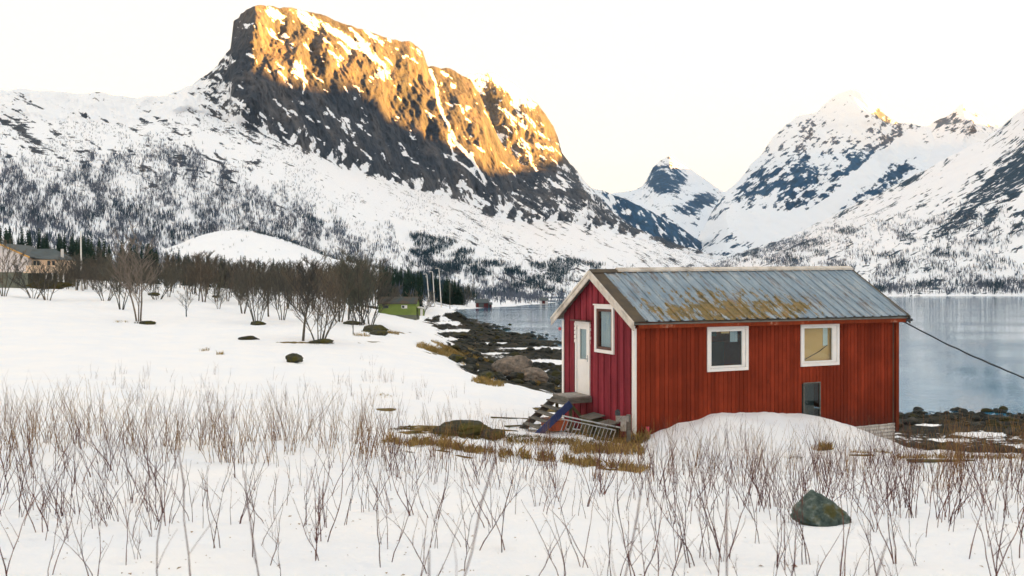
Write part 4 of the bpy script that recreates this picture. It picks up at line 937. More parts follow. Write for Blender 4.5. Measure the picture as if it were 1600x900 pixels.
for px in range(800, 1000, 12): G.append(sp(px, np.interp(px, [800, 1000], [684, 700]), 9, 150, 0.10, 0.6))
for px in (690, 705, 720, 735, 750, 765): G.append(sp(px, 680, 14, 260, 0.09, 0.6))
G += [sp(1470, 722, 40, 300, 0.05, 0.15), sp(1240, 716, 16, 150, 0.06, 0.15), sp(502, 536, 20, 400, 0.15, 1), sp(402, 508, 9, 200, 0.15, .6), sp(225, 505, 14, 300, .2, 1), sp(583, 520, 18, 400, .2, 1.5)]
blades('mossy_grass', 'olive green mossy ground cover at the thawed edges', G, M['moss_grass'], 6)

# ------------------------------------------------------------------ twigs in the snow
def stem_pts(rd, base, h, lean, az, n=8, zig=0.10):
    p = Vector(base); d = Vector((math.cos(az) * lean, math.sin(az) * lean, 1)).normalized(); pts = [p.copy()]
    for i in range(n):
        d = (d + Vector((rd.uniform(-zig, zig) * 1.5, rd.uniform(-zig, zig) * 1.5, 0.02))).normalized(); p = p + d * (h / n); pts.append(p.copy())
    return pts
def sapling(mb, rd, base, h, r, lean, az, br=3, nodes=True):
    pts = stem_pts(rd, base, h, lean, az, 9); pts[0].z -= 0.05
    rr = [r * (1 - 0.68 * i / 9) * (1.22 if nodes and i % 2 else 0.95) for i in range(10)]; tn = rd.random()
    mb.tube(pts, rr, 4, tn, cap=False)
    for k in range(br):
        i = rd.randint(2, 8); a = az + rd.uniform(-2.6, 2.6) if rd.random() < 0.5 else rd.uniform(0, 6.28)
        d = rd.uniform(0.35, 0.85); L = h * rd.uniform(0.12, 0.42)
        b = stem_pts(rd, pts[i], L, d, a, 5, 0.09); mb.tube(b, [rr[i] * (0.7 - 0.09 * x) for x in range(6)], 3, tn, cap=False)
        if rd.random() < 0.4:
            j = rd.randint(1, 4); b2 = stem_pts(rd, b[j], L * rd.uniform(0.25, 0.5), 0.7, rd.uniform(0, 6.28), 3, 0.1); mb.tube(b2, [rr[i] * 0.35] * 4, 3, tn, cap=False)
rt = random.Random(21); TW = []
for k in range(26):
    mb = MB(); n = rt.choice([1, 1, 1, 2, 2, 3])
    for q in range(n):
        sapling(mb, rt, (rt.uniform(-0.05, 0.05), rt.uniform(-0.05, 0.05), 0), rt.uniform(0.62, 1.0), 0.0043, rt.uniform(0.02, 0.7), rt.uniform(0, 6.28), rt.randint(1, 6))
    me = mb.mesh('stem', True); me.materials.append(M['twig']); TW.append(me)
for (x, Y, px) in SAPL:
    o = bpy.data.objects.new('twig_sapling', TW[rt.randrange(26)]); COL.objects.link(o); s = rt.uniform(0.45, 1.05) * (0.8 + 0.035 * Y)
    o.location = (x, Y, gz(x, Y) - 0.01); o.rotation_euler = (rt.uniform(-0.12, 0.12), rt.uniform(-0.18, 0.12), rt.uniform(0, 6.28)); o.scale = (s, s, s)
    side = 'left of the cabin' if px < 880 else 'in front of the cabin' if px < 1400 else 'right of the cabin'
    tag(o, 'thin leafless brown twig standing in the front snow ' + side, 'twig', 'leafless twigs in the front snow ' + side)
# a few tall ones close to the viewer
for (px, Y, py0, py1, lean, lab) in ((598, 1.9, 905, 712, 0.42, 'soft purple twig curving to the upper right very close to the viewer'),
                               (905, 2.1, 905, 745, 0.28, 'dark leaning twig close to the viewer below the entrance steps'),
                               (318, 2.5, 910, 700, -0.12, 'long knotted twig close to the viewer in the left half of the snow'),
                               (238, 2.7, 915, 760, 0.05, 'shorter knotted twig close to the viewer left of the long one'),
                               (438, 2.6, 915, 735, -0.2, 'forked knotted twig close to the viewer right of the long one'),
                               (1268, 2.0, 915, 842, 0.35, 'dark leaning twig close to the viewer below the lichened stone'),
                               (740, 1.8, 915, 862, -0.2, 'short soft twig tip close to the viewer at the bottom of the view'),
                               (1118, 2.0, 915, 775, 0.05, 'faint soft twig close to the viewer below the first big window')):
    x = (px - 800) / F * Y; z0 = gz(x, Y); zt = CZ + (450 - py1) / F * Y; h = max(zt - z0, 0.3)
    mb = MB(); rr_ = random.Random(int(px)); pts = []
    for i in range(12):
        t = i / 11; pts.append(Vector((lean * h * (t ** 1.3) * 0.5 + rr_.uniform(-0.008, 0.008), rr_.uniform(-0.01, 0.01), h * t)))
    rad = [0.0052 * (1 - 0.55 * i / 11) * (1.35 if i % 3 == 1 else 0.95) for i in range(12)]
    rad = [q_ * 0.68 for q_ in rad]; mb.tube(pts, rad, 6, 0.3, cap=True)
    for i in (5, 8):
        b = stem_pts(rr_, pts[i], h * 0.14, 0.8, rr_.uniform(0, 6.28), 4); mb.tube(b, [rad[i] * 0.6, rad[i] * 0.55, rad[i] * 0.5, rad[i] * 0.4, rad[i] * 0.3], 4, 0.5)
    o = mb.build('twig_sapling', M['twig'], None, True); o.location = (x, Y, z0); tag(o, lab, 'twig')

def twig_stuff(name, label, mat, regions, seed, r):
    rd = random.Random(seed); mb = MB()
    for (pxa, pxb, Ya, Yb, n, h0, h1, clump, lean) in regions:
        c = 0
        while c < n:
            px = rd.uniform(pxa, pxb); Y = rd.uniform(Ya, Yb); x = (px - 800) / F * Y; m = rd.randint(1, clump); c += m; az0 = rd.uniform(0, 6.28)
            rx, ry = x - HC[0], Y - HC[1]
            if rx * D1[0] + ry * D1[1] > -0.1 and rx * D2[0] + ry * D2[1] > -0.15: continue
            for q in range(m):
                bx, by = x + rd.gauss(0, 0.09), Y + rd.gauss(0, 0.09); sapling(mb, rd, (bx, by, gz(bx, by)), rd.uniform(h0, h1), r, rd.uniform(0.05, lean), az0 + rd.gauss(0, 1.2), rd.randint(0, 3), False)
    tag(mb.build(name, mat, None, True), label, 'twigs', kind='stuff')
twig_stuff('twig_thicket', 'dense belt of olive brown twigs across the middle of the field', M['twig_olive'],
           [(40, 600, 13.5, 17.5, 430, 0.5, 1.35, 9, 0.5), (560, 1010, 12.5, 17, 230, 0.45, 1.05, 5, 0.35), (1000, 1420, 13, 18.6, 210, 0.4, 1.1, 4, 0.45), (1400, 1620, 12, 19.5, 240, 0.5, 1.3, 6, 0.4), (-260, 60, 12, 18, 150, 0.6, 1.2, 4, 0.4), (1620, 1850, 10, 19, 110, 0.5, 1.2, 4, 0.4), (850, 990, 17, 18.6, 60, 0.3, .8, 4, .3)], 31, 0.0046)
twig_stuff('brown_twigs', 'scattered purple brown twigs standing behind the first rows', M['twig'],
           [(-300, -20, 6, 14, 120, 0.4, 1.0, 3, 0.5), (1630, 1900, 6, 12, 100, 0.4, 1.0, 3, 0.5), (-20, 620, 11.5, 20, 250, 0.4, 1.2, 5, 0.5), (600, 1000, 10.5, 15, 80, 0.35, 0.9, 3, 0.4), (1000, 1630, 10, 18, 260, 0.4, 1.2, 4, 0.5), (-20, 620, 7.5, 12, 50, 0.35, 0.8, 3, 0.55), (600, 1150, 8, 12, 30, 0.3, 0.75, 3, 0.6), (1100, 1640, 8, 12, 130, 0.35, 0.9, 4, 0.6), (100, 900, 20, 34, 260, 0.2, 0.7, 5, 0.3), (560, 760, 34, 48, 200, 0.3, 0.7, 4, 0.3)], 32, 0.0043)

# bits of leaf, bark and seed husk lying on the snow
rs = np.random.RandomState(14); V = []; Fc = []
for i in range(900):
    y = 4.2 + 18 * rs.rand() ** 1.3; x = rs.uniform(-0.67, 0.67) * y; z = gz(x, y) + 0.006; a = rs.rand() * 6.28; l = 0.006 + 0.02 * rs.rand() ** 3; w = l * rs.uniform(0.25, 0.9); c, si = math.cos(a), math.sin(a)
    b = len(V); V += [(x + c * l, y + si * l, z), (x - si * w, y + c * w, z + 0.004), (x - c * l, y - si * l, z + 0.002), (x + si * w, y - c * w, z + .007)]; Fc.append((b, b + 1, b + 2, b + 3))
tag(link_mesh('leaf_litter', np_mesh('leaf_litter', V, Fc, {'tone': rs.rand(len(V))}, smooth=False), M['twig_olive']), 'specks of leaf and husk blown over the snow', 'litter', kind='stuff')

# ------------------------------------------------------------------ the red cabin
HZ = 6.0
cabin = thing('cabin', 'red wooden cabin with ribbed metal roof standing by the fjord', 'cabin', (HC[0], HC[1], HZ), math.atan2(D1[1], D1[0]))
L_, W_ = 9.2, 3.9
def cab(u, v, w=0.0):
    return Vector((HC[0] + D1[0] * u + D2[0] * v, HC[1] + D1[1] * u + D2[1] * v, HZ + w))
EV, RV = -0.25, 1.95
def eave_w(u): return 3.16 + 0.002 * (u + 0.2)
def ridge_w(u): return 4.47 + 0.0165 * (u + 0.2)
def roof_w(u, v):
    t = (v - EV) / (RV - EV) if v <= RV else (2 * RV - EV - v) / (RV - EV)
    return eave_w(u) + (ridge_w(u) - eave_w(u)) * t
rc = random.Random(5)
def plank_wall(name, mat, a0, a1, pitch, off, ztop, holes, axis, depth_alt=0.0, gap=0.013, z0=0.0, jit=0.004):
    mb = MB(); edges = [a0]; a = a0
    while a < a1 - pitch * 0.6: a += pitch * rc.uniform(0.9, 1.1); edges.append(min(a, a1))
    edges[-1] = a1
    for k in range(len(edges) - 1):
        p, q = edges[k] + gap / 2, edges[k + 1] - gap / 2; d = (depth_alt if k % 2 else 0) + rc.uniform(0, jit); t = rc.random()
        cuts = sorted([(h[2], h[3]) for h in holes if h[0] < (p + q) / 2 < h[1]]); z = z0 - 0.03 * rc.random(); segs = []
        for c in cuts:
            segs.append((z, c[0])); z = c[1]
        segs.append((z, None))
        for (za, zb) in segs:
            tp, tq = (ztop(p), ztop(q)) if zb is None else (zb, zb)
            if min(tp, tq) <= za: continue
            if axis == 'u': mb.hexa([(p, off - d, za), (q, off - d, za), (q, off + 0.02, za), (p, off + 0.02, za), (p, off - d, tp), (q, off - d, tq), (q, off + 0.02, tq), (p, off + 0.02, tp)], t)
            else: mb.hexa([(off - d, p, za), (off + 0.02, p, za), (off + 0.02, q, za), (off - d, q, za), (off - d, p, tp), (off + 0.02, p, tp), (off + 0.02, q, tq), (off - d, q, tq)], t)
    return mb.build(name, mat, cabin)
wz = lambda z: z - HZ
WIN1 = (2.20, 3.56, wz(7.79), wz(8.99)); WIN2 = (5.41, 6.845, wz(7.80), wz(9.01)); WINB = (5.55, 6.12, 0.10, wz(7.315))
GW = (0.95, 1.95, wz(8.25), wz(9.53)); DR = (2.27, 3.05, wz(7.04), wz(9.0))
inset = lambda h, e: (h[0] + e, h[1] - e, h[2] + e, h[3] - e)
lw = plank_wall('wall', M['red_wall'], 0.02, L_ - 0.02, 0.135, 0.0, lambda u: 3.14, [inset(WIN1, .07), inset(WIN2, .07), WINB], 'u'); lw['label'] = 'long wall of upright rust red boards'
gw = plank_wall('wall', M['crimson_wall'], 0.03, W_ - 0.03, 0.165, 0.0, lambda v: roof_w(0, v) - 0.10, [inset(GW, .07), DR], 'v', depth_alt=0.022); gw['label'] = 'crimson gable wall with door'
mb = MB(); mb.box(0.03, L_ - 0.03, W_ - 0.03, W_, 0, 3.1)                      # back wall
mb.add([(L_ - 0.03, 0.03, 0), (L_ - 0.03, W_ - 0.03, 0), (L_ - 0.03, W_ - 0.03, 3.1), (L_ - 0.03, RV, ridge_w(L_) - 0.12), (L_ - 0.03, 0.03, 3.1),
        (L_, 0.03, 0), (L_, W_ - 0.03, 0), (L_, W_ - 0.03, 3.1), (L_, RV, ridge_w(L_) - 0.12), (L_, 0.03, 3.1)],
       [(4, 3, 2, 1, 0), (5, 6, 7, 8, 9), (0, 1, 6, 5), (1, 2, 7, 6), (2, 3, 8, 7), (3, 4, 9, 8), (4, 0, 5, 9)]); mb.build('wall', M['red_wall'], cabin)
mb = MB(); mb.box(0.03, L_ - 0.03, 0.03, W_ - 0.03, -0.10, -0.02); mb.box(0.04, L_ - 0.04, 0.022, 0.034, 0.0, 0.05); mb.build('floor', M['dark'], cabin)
# foundation: pale corrugated sheet, seen under the far end of the long wall
mb = MB(); k = 0; z = -0.02
prof = []
while z > -1.2: prof += [(0.012, z), (-0.014, z - 0.03), (-0.014, z - 0.045), (0.012, z - 0.075)]; z -= 0.10
vs_ = []; 
for (o_, z_) in prof: vs_ += [(0.02, o_, z_), (L_ - 0.1, o_, z_)]
mb.add(vs_, [(2 * i, 2 * i + 2, 2 * i + 3, 2 * i + 1) for i in range(len(prof) - 1)]); mb.build('foundation', M['corrug'], cabin)
mb = MB(); mb.box(0.0, 0.02, 0.05, W_, -1.2, -0.03); mb.box(L_ - 0.06, L_ - 0.03, 0.05, W_, -1.4, -0.03); mb.box(0.05, L_ - .1, W_ - .1, W_ - .06, -1.6, -0.03); mb.build('foundation', M['dark_boulder'], cabin)
# corner boards
def board(name, p, mat, lab=None, bev=0.004):
    mb = MB(); mb.box(*p); o = mb.build(name, mat, cabin, bevel=bev)
    if lab: o['label'] = lab
    return o
board('corner_board', (-0.045, -0.020, -0.035, 0.10, -0.05, 3.05), M['white'])
board('corner_board', (-0.018, 0.012, -0.040, -0.012, -0.05, 2.98), M['white'])
board('corner_board', (-0.045, -0.020, W_ - 0.09, W_ + 0.02, -0.1, 3.05), M['white'])
board('corner_board', (L_ - 0.10, L_ + 0.03, -0.045, -0.018, -0.28, 2.98), M['worn_red'], 'worn red corner board')
board('corner_board', (L_ - 0.20, L_ - 0.17, -0.025, -0.008, 0, 2.98), M['roof_edge'])
# roof
def roof_sheet():
    V = []; us = []; pitch = 0.352; u = 0.14; zz = []; gg = []
    while u < L_ + 0.14:
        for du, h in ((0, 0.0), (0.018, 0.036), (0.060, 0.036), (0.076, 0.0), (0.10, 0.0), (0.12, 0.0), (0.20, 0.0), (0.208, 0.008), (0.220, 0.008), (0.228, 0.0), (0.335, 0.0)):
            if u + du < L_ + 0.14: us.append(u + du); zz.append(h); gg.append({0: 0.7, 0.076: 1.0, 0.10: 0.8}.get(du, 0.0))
        u += pitch
    us = np.array(us); zz = np.array(zz); nr = 40; t = np.linspace(0, 1, nr)[:, None]
    uu = us[None] + 0 * t; v = EV + (RV - EV) * t + 0 * uu; w = np.array([[roof_w(a, b) for a, b in zip(ru, rv)] for ru, rv in zip(uu, v)]) + zz[None]
    w = w + 0.005 * fbm(uu * 2.2, v * 1.5, 3, 3) + np.where(t < 0.02, 0.012 * vnoise(uu * 3.2, v, 2), 0)
    v = v + np.where(t < 0.02, 0.02 * vnoise(np.floor(uu / 1.05) * 3.7, v * 0, 5), 0)
    s = t + 0 * uu
    moss = 1.05 * np.exp(-(((uu - 2.9) / 2.7) ** 2) ** 1.5) * np.exp(-((s - 0.16) / 0.22) ** 2) + 0.5 * np.exp(-((uu - 3.0) / 1.8) ** 2 - ((s - 0.45) / 0.16) ** 2) + 0.55 * np.exp(-((uu - 5.7) / 1.1) ** 2 - ((s - 0.25) / 0.22) ** 2) + 0.45 * np.exp(-((s - 1) / 0.09) ** 2) * (uu < 7) - 0.3 * sst(5.5, 8.5, uu) - 0.02
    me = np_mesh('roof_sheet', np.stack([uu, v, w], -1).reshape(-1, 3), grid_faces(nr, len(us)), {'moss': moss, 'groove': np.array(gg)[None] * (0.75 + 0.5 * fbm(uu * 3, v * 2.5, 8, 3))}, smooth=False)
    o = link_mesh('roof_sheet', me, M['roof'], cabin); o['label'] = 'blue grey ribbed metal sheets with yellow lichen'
    # the slope away from the viewer
    v2 = 2 * RV - v
    me = np_mesh('roof_sheet', np.stack([uu, v2, w], -1).reshape(-1, 3), grid_faces(nr, len(us))[:, ::-1], {'moss': moss * 0}, smooth=False)
    link_mesh('roof_sheet', me, M['roof'], cabin)
roof_sheet()
u0, u1 = -0.20, L_ + 0.20
mb = MB()
for a, b in ((EV + 0.03, RV), (RV, 2 * RV - EV - 0.03)):                       # roof boards under the sheets
    mb.hexa([(u0, a, roof_w(u0, a) - .10), (u1, a, roof_w(u1, a) - .10), (u1, b, roof_w(u1, b) - .10), (u0, b, roof_w(u0, b) - .10),
             (u0, a, roof_w(u0, a) - .062), (u1, a, roof_w(u1, a) - .062), (u1, b, roof_w(u1, b) - .062), (u0, b, roof_w(u0, b) - .062)])
mb.build('roof_boards', M['grey_wood'], cabin)
mb = MB()
for (ua, ub) in ((u0 - 0.01, 0.15), (L_ + 0.10, u1 + 0.01)):
    mb = MB()
    for sgn in (0, 1):
        a, b = (EV - 0.005, RV) if sgn == 0 else (RV, 2 * RV - EV + 0.005)
        mb.hexa([(ua, a, roof_w(ua, a) - .008), (ub, a, roof_w(ub, a) - .008), (ub, b, roof_w(ub, b) - .008), (ua, b, roof_w(ua, b) - .008),
                 (ua, a, roof_w(ua, a) + .016), (ub, a, roof_w(ub, a) + .016), (ub, b, roof_w(ub, b) + .016), (ua, b, roof_w(ua, b) + .016)])
    mb.build('roof_edging', M['roof_edge'], cabin)
mb = MB()
for ua in (u0 - 0.04, u1 + 0.01):
    for a, b, t in ((EV - 0.02, RV, .4), (RV, 2 * RV - EV + 0.10, .6)):
        for (x0_, x1_, d0, d1) in ((ua, ua + 0.03, -0.215, -0.06), (ua - 0.022, ua + 0.03, -0.055, 0.012)):
            mb.hexa([(x0_, a, roof_w(ua, a) + d0), (x1_, a, roof_w(ua, a) + d0), (x1_, b, roof_w(ua, b) + d0), (x0_, b, roof_w(ua, b) + d0),
                     (x0_, a, roof_w(ua, a) + d1), (x1_, a, roof_w(ua, a) + d1), (x1_, b, roof_w(ua, b) + d1), (x0_, b, roof_w(ua, b) + d1)], t)
    if ua < 0: mb.build('rake_board', M['weathered'], cabin); mb = MB()
mb.build('rake_board', M['roof_edge'], cabin)
mb = MB()
def cap(ua, ub, h, half, mbx):
    for sg in (-1, 1):
        mbx.hexa([(ua, RV, ridge_w(ua) + .028), (ub, RV, ridge_w(ub) + .028), (ub, RV + sg * half, roof_w(ub, RV + sg * half) + .034), (ua, RV + sg * half, roof_w(ua, RV + sg * half) + .034),
                  (ua, RV, ridge_w(ua) + .028 + h), (ub, RV, ridge_w(ub) + .028 + h), (ub, RV + sg * half, roof_w(ub, RV + sg * half) + .034 + h), (ua, RV + sg * half, roof_w(ua, RV + sg * half) + .034 + h)])
cap(0.62, L_ + 0.2, 0.055, 0.12, mb); rcap = mb.build('ridge_cap', M['weathered'], cabin); rcap['label'] = 'pale ridge cap'
mb = MB(); cap(u0 - 0.02, 0.615, 0.02, 0.16, mb); mb.build('ridge_cap', M['roof_edge'], cabin)['label'] = 'dark short ridge flashing'
mb = MB(); mb.box(-0.03, L_ + 0.16, EV + 0.045, EV + 0.075, 2.985, 3.135, 0.5); mb.box(-0.03, L_ + 0.16, EV + 0.075, 0.0, 2.99, 3.01, 0.3); mb.build('fascia', M['worn_red'], cabin)
mb = MB(); mb.tube([(L_ + 0.12, EV + 0.06, 3.03), (L_ + 0.30, EV - 0.02, 3.06)], [0.035, 0.045], 6); mb.build('gutter_bracket', M['rope'], cabin)

def window_u(h, name, lab, inner, thin=False, right_open=0.0):
    a, b, c, d = h; e = 0.085
    fr = MB(); y0, y1 = -0.048, -0.012
    fr.box(a, b, y0, y1, c, c + e); fr.box(a, b, y0, y1, d - e, d); fr.box(a, a + e, y0 + .001, y1, c + e, d - e); fr.box(b - e, b, y0 + .001, y1, c + e, d - e)
    f = fr.build(name, M['white'], cabin, bevel=0.004); f['label'] = lab
    sb = MB(); s0, s1 = e + 0.004, e + 0.06; yy0, yy1 = -0.022, 0.03
    sb.box(a + s0, b - s0, yy0, yy1, c + s0, c + s1); sb.box(a + s0, b - s0, yy0, yy1, d - s1, d - s0); sb.box(a + s0, a + s1, yy0 + .001, yy1, c + s1, d - s1); sb.box(b - s1 - right_open, b - s0, yy0 + .001, yy1, c + s1, d - s1)
    o = sb.build('sash', M['white'], f, bevel=0.003)
    mb = MB(); mb.box(a + s1 - .01, b - s1 + .01 - right_open, 0.006, 0.012, c + s1 - .01, d - s1 + .01); mb.build('pane', M['glass'], f)
    return f
f1 = window_u(WIN1, 'window', 'square window with a dark view through the room', 'dark', right_open=0.05)
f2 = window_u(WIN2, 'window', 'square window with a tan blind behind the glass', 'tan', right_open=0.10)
# what stands behind the panes
def child_box(name, p, mat, parent, tone=0.5):
    mb = MB(); mb.box(*p, tone=tone); return mb.build(name, mat, parent)
child_box('blind', (5.50, 6.76, 0.10, 0.11, 1.82, 2.98), M['tan_blind'], f2)  # tan panel painted as the sunset sky reflected in the pane
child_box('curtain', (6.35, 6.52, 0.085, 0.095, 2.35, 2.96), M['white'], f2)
mb = MB(); mb.tube([(5.5, 0.07, 1.93), (5.85, 0.075, 2.06), (6.2, 0.07, 2.20), (6.5, 0.075, 2.37)], 0.009, 5); mb.build('cord', M['rope'], f2)  # dark tube standing in for the reflection of a cable
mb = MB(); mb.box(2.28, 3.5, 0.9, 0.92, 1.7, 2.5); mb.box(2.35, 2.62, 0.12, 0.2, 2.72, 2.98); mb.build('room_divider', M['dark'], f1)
child_box('blind', (2.45, 2.72, 0.16, 0.17, 2.82, 2.98), M['tan_blind'], f1)
child_box('curtain', (3.06, 3.30, 0.10, 0.11, 2.55, 2.98), M['curtain'], f1)
child_box('curtain', (2.80, 3.06, 0.14, 0.15, 2.78, 2.98), M['tan_blind'], f1)
# narrow basement window
a, b, c, d = WINB; fr = MB(); e = 0.03
fr.box(a - e, a, -0.03, -0.004, c, d); fr.box(b, b + e, -0.03, -0.004, c, d); fr.box(a - e, b + e, -0.034, -0.004, d, d + e)
fb = fr.build('window', M['grey_wood'], cabin); fb['label'] = 'narrow low window half behind the snow mound'
child_box('pane', (a, b, 0.0, 0.006, c, d), M['glass'], fb); child_box('backing', (a, b, 0.2, 0.21, c, d), M['dark'], fb)
# gable window
a, b, c, d = GW; fr = MB(); x0_, x1_ = -0.075, -0.028; e = 0.09
fr.box(x0_, x1_, a, b, c, c + e); fr.box(x0_, x1_, a, b + 0.0, d - e, d); fr.box(x0_ + .001, x1_, a, a + e, c + e, d - e); fr.box(x0_ + .001, x1_, b - e, b, c + e, d - e); fr.box(x0_ - .02, x1_, a - .04, b + .04, d, d + 0.035)
fg = fr.build('window', M['white'], cabin, bevel=0.004); fg['label'] = 'gable window with brown inner frame and pale curtain'
sb = MB(); s0, s1 = e + .002, e + .075
sb.box(-0.05, 0.03, a + s0, b - s0, c + s0, c + s1); sb.box(-0.05, 0.03, a + s0, b - s0, d - s1, d - s0); sb.box(-.049, .03, a + s0, a + s1, c + s1, d - s1); sb.box(-.049, .03, b - s1, b - s0, c + s1, d - s1)
sb.build('sash', M['brown_frame'], fg, bevel=0.003)
child_box('pane', (0.0, 0.006, a + s1 - .01, b - s1 + .01, c + s1 - .01, d - s1 + .01), M['glass'], fg); 
mb = MB(); n = 40; vs_ = []
for i in range(n + 1):
    y = a + s1 - .02 + (b - a - 2 * s1 + .04) * i / n; x = 0.06 + 0.012 * math.sin(i * 1.3); vs_ += [(x, y, c + .05), (x, y, d - .05)]
mb.add(vs_, [(2 * i, 2 * i + 2, 2 * i + 3, 2 * i + 1) for i in range(n)]); mb.build('curtain', M['curtain'], fg)
# door
a, b, c, d = DR; mb = MB()
mb.box(-0.03, 0.01, a + .05, b - .05, c, c + 0.95); mb.box(-0.03, .01, a + .05, a + .20, c + .95, d - .06); mb.box(-.03, .01, b - .20, b - .05, c + .95, d - .06); mb.box(-.03, .01, a + .20, b - .20, d - .16, d - .06); mb.box(-.034, -.03, a + .16, b - .16, c + 0.2, c + .8)
door = mb.build('door', M['white'], cabin, bevel=0.004); door['label'] = 'white door with a tall narrow glass'
child_box('pane', (-0.012, -0.006, a + .19, b - .19, c + .94, d - .15), M['glass'], door); child_box('curtain', (0.03, 0.04, a + .18, b - .18, c + .93, d - .15), M['curtain'], door)
mb = MB(); mb.tube([(-0.03, a + .12, c + .98), (-0.085, a + .12, c + .98), (-0.085, a + .23, c + .98)], 0.011, 6); mb.box(-.036, -.03, a + .09, a + .15, c + .90, c + 1.08); mb.build('handle', M['galv'], door)
mb = MB(); mb.box(-0.06, -.02, a - .02, a + .05, c - .02, d); mb.box(-.06, -.02, b - .05, b + .03, c - .02, d); mb.box(-.065, -.02, a - .02, b + .03, d - .06, d + .06); mb.box(-0.03, .03, a, b, c - .03, c)
for s_ in (a - .04, b - .03):
    for q in range(5): mb.box(-.075, -.02, s_ - .02 * (q % 2), s_ + .08, d + .02 - .12 * q - .10, d + .02 - .12 * q - .01)
mb.build('door_frame', M['white'], cabin, bevel=0.006)
mb = MB(); mb.box(-0.20, -0.02, a - .08, b + .08, d + .065, d + .10); mb.build('door_hood', M['brown_frame'], cabin)
o = board('porch_lamp', (-0.12, -0.045, W_ + 0.03, W_ + 0.12, 2.74, 2.84), M['pink'], 'small pink float hanging under the eave', 0.03)

# ------------------------------------------------------------------ entrance steps
st = thing('entrance_steps', 'open wooden steps with a blue side board up to the cabin door', 'steps', (HC[0], HC[1], HZ), cabin.rotation_euler.z)
mb = MB()
for i in range(6):
    y = 2.10 + i * 0.155; mb.box(-0.76, -0.07, y, y + 0.145, 0.985, 1.02, rc.random())
mb.build('platform', M['old_wood'], st, bevel=0.003)
mb = MB(); mb.box(-0.76, -0.07, 2.085, 2.12, 0.85, 0.98); mb.box(-0.76, -.07, 2.98, 3.01, .85, .98); mb.box(-0.80, -.765, 2.085, 3.01, .86, 1.0); mb.build('platform_frame', M['grey_wood'], st)
for y in (2.06, 3.03):
    mb = MB(); mb.beam((-0.74, y, 0.86), (-1.78, y, 0.05), 0.035, 0.20); mb.build('stringer', M['blue_paint'] if y < 2.5 else M['grey_wood'], st, bevel=0.004)['label'] = 'blue side board' if y < 2.5 else 'grey side board'
for i in range(5):
    x = -0.90 - i * 0.185; z = 0.84 - i * 0.152; mb = MB(); mb.box(x - .11, x + .11, 2.08, 3.01, z, z + 0.035, rc.random()); mb.build('tread', M['grey_wood'], st, bevel=0.003)
for p, q in (((-0.70, 2.14, -0.1), (-0.70, 2.14, 0.85)), ((-0.70, 2.96, -0.1), (-0.70, 2.96, .85)), ((-0.12, 2.12, 0.15), (-0.72, 2.12, 0.84))):
    mb = MB(); mb.beam(p, q, 0.07, 0.07, (1, 0, 0.01)); mb.build('brace', M['olive'], st)
# ------------------------------------------------------------------ clutter by the gable
def local_thing(name, label, cat, u, v, w, rz=0):
    p = cab(u, v, w); return thing(name, label, cat, tuple(p), cabin.rotation_euler.z + rz)
# steel grille leaning by the wall
A = Vector((1.33, 21.0, 6.62)); B = Vector((2.72, 19.75, 6.52)); nrm = Vector(((B - A).y, -(B - A).x, 0)).normalized()
gr = thing('metal_grille', 'galvanised steel grille with slanting bars leaning beside the steps', 'grille', (A.x, A.y, 6.1))
off = Vector((A.x, A.y, 6.1)); fwd = -Vector((nrm.x, nrm.y, 0)) * 0
A0, B0_ = A - off, B - off; lowv = Vector((-0.10, -0.22, -0.50))
mb = MB(); mb.tube([A0, B0_], 0.020, 6); mb.build('top_rail', M['galv'], gr)
mb = MB(); mb.tube([A0 + lowv * 0.16, A0.lerp(B0_, .92) + lowv * 0.16], 0.016, 6); mb.build('middle_rail', M['galv'], gr)
mb = MB(); mb.tube([A0 + lowv * 1.0, A0.lerp(B0_, .86) + lowv * 1.0], 0.020, 6); mb.build('bottom_rail', M['galv'], gr)
for i in range(15):
    t = 0.02 + 0.86 * i / 14; mb = MB(); mb.tube([A0.lerp(B0_, min(t + .04, 1)) + lowv * .15, A0.lerp(B0_, max(t - .02, 0)) + lowv], 0.011, 5); mb.build('bar', M['galv'], gr)
# grey post with a crosspiece
x, y = 2.86, 19.75; pt = thing('wooden_post', 'weathered grey post with a pale crosspiece near the cabin corner', 'post', (x, y, gz(x, y) - 0.05))
mb = MB(); mb.box(0, .10, 0, .10, 0, 0.72); mb.build('upright', M['grey_wood'], pt, bevel=0.006)
mb = MB(); mb.box(-.28, .04, -.05, -.003, .56, .70); mb.box(-.16, -.02, -.045, 0, .32, .56); mb.build('crosspiece', M['old_wood'], pt, bevel=0.005)
mb = MB(); mb.tube([(-.22, .08, .70), (-.22, .08, .80), (-.19, .08, .84)], [.07, .07, .03], 8); mb.build('cap', M['rope'], pt)
# red marker pipe at the corner of the long wall
p = cab(0.28, -0.12, 0); o = MB(); o.tube([(0, 0, -0.2), (0, 0, 0.34), (0.0, 0, 0.50)], [.045, .045, .045], 10); o = o.build('marker_pipe', M['pink'], None, True); o.location = p; tag(o, 'short red pipe standing beside the white cabin corner', 'pipe')
# orange tub under the steps
cr = local_thing('plastic_crate', 'orange plastic crate under the entrance steps', 'crate', -1.0, 2.55, 0.1)
mb = MB(); mb.hexa([(-.22, -.30, 0), (.22, -.30, 0), (.22, .30, 0), (-.22, .30, 0), (-.26, -.36, .26), (.26, -.36, .26), (.26, .36, .26), (-.26, .36, .26)]); mb.build('tub', M['orange'], cr, bevel=0.01)
mb = MB(); mb.box(-.28, .28, -.38, .38, .262, .285); mb.build('lid', M['orange'], cr, bevel=0.008)
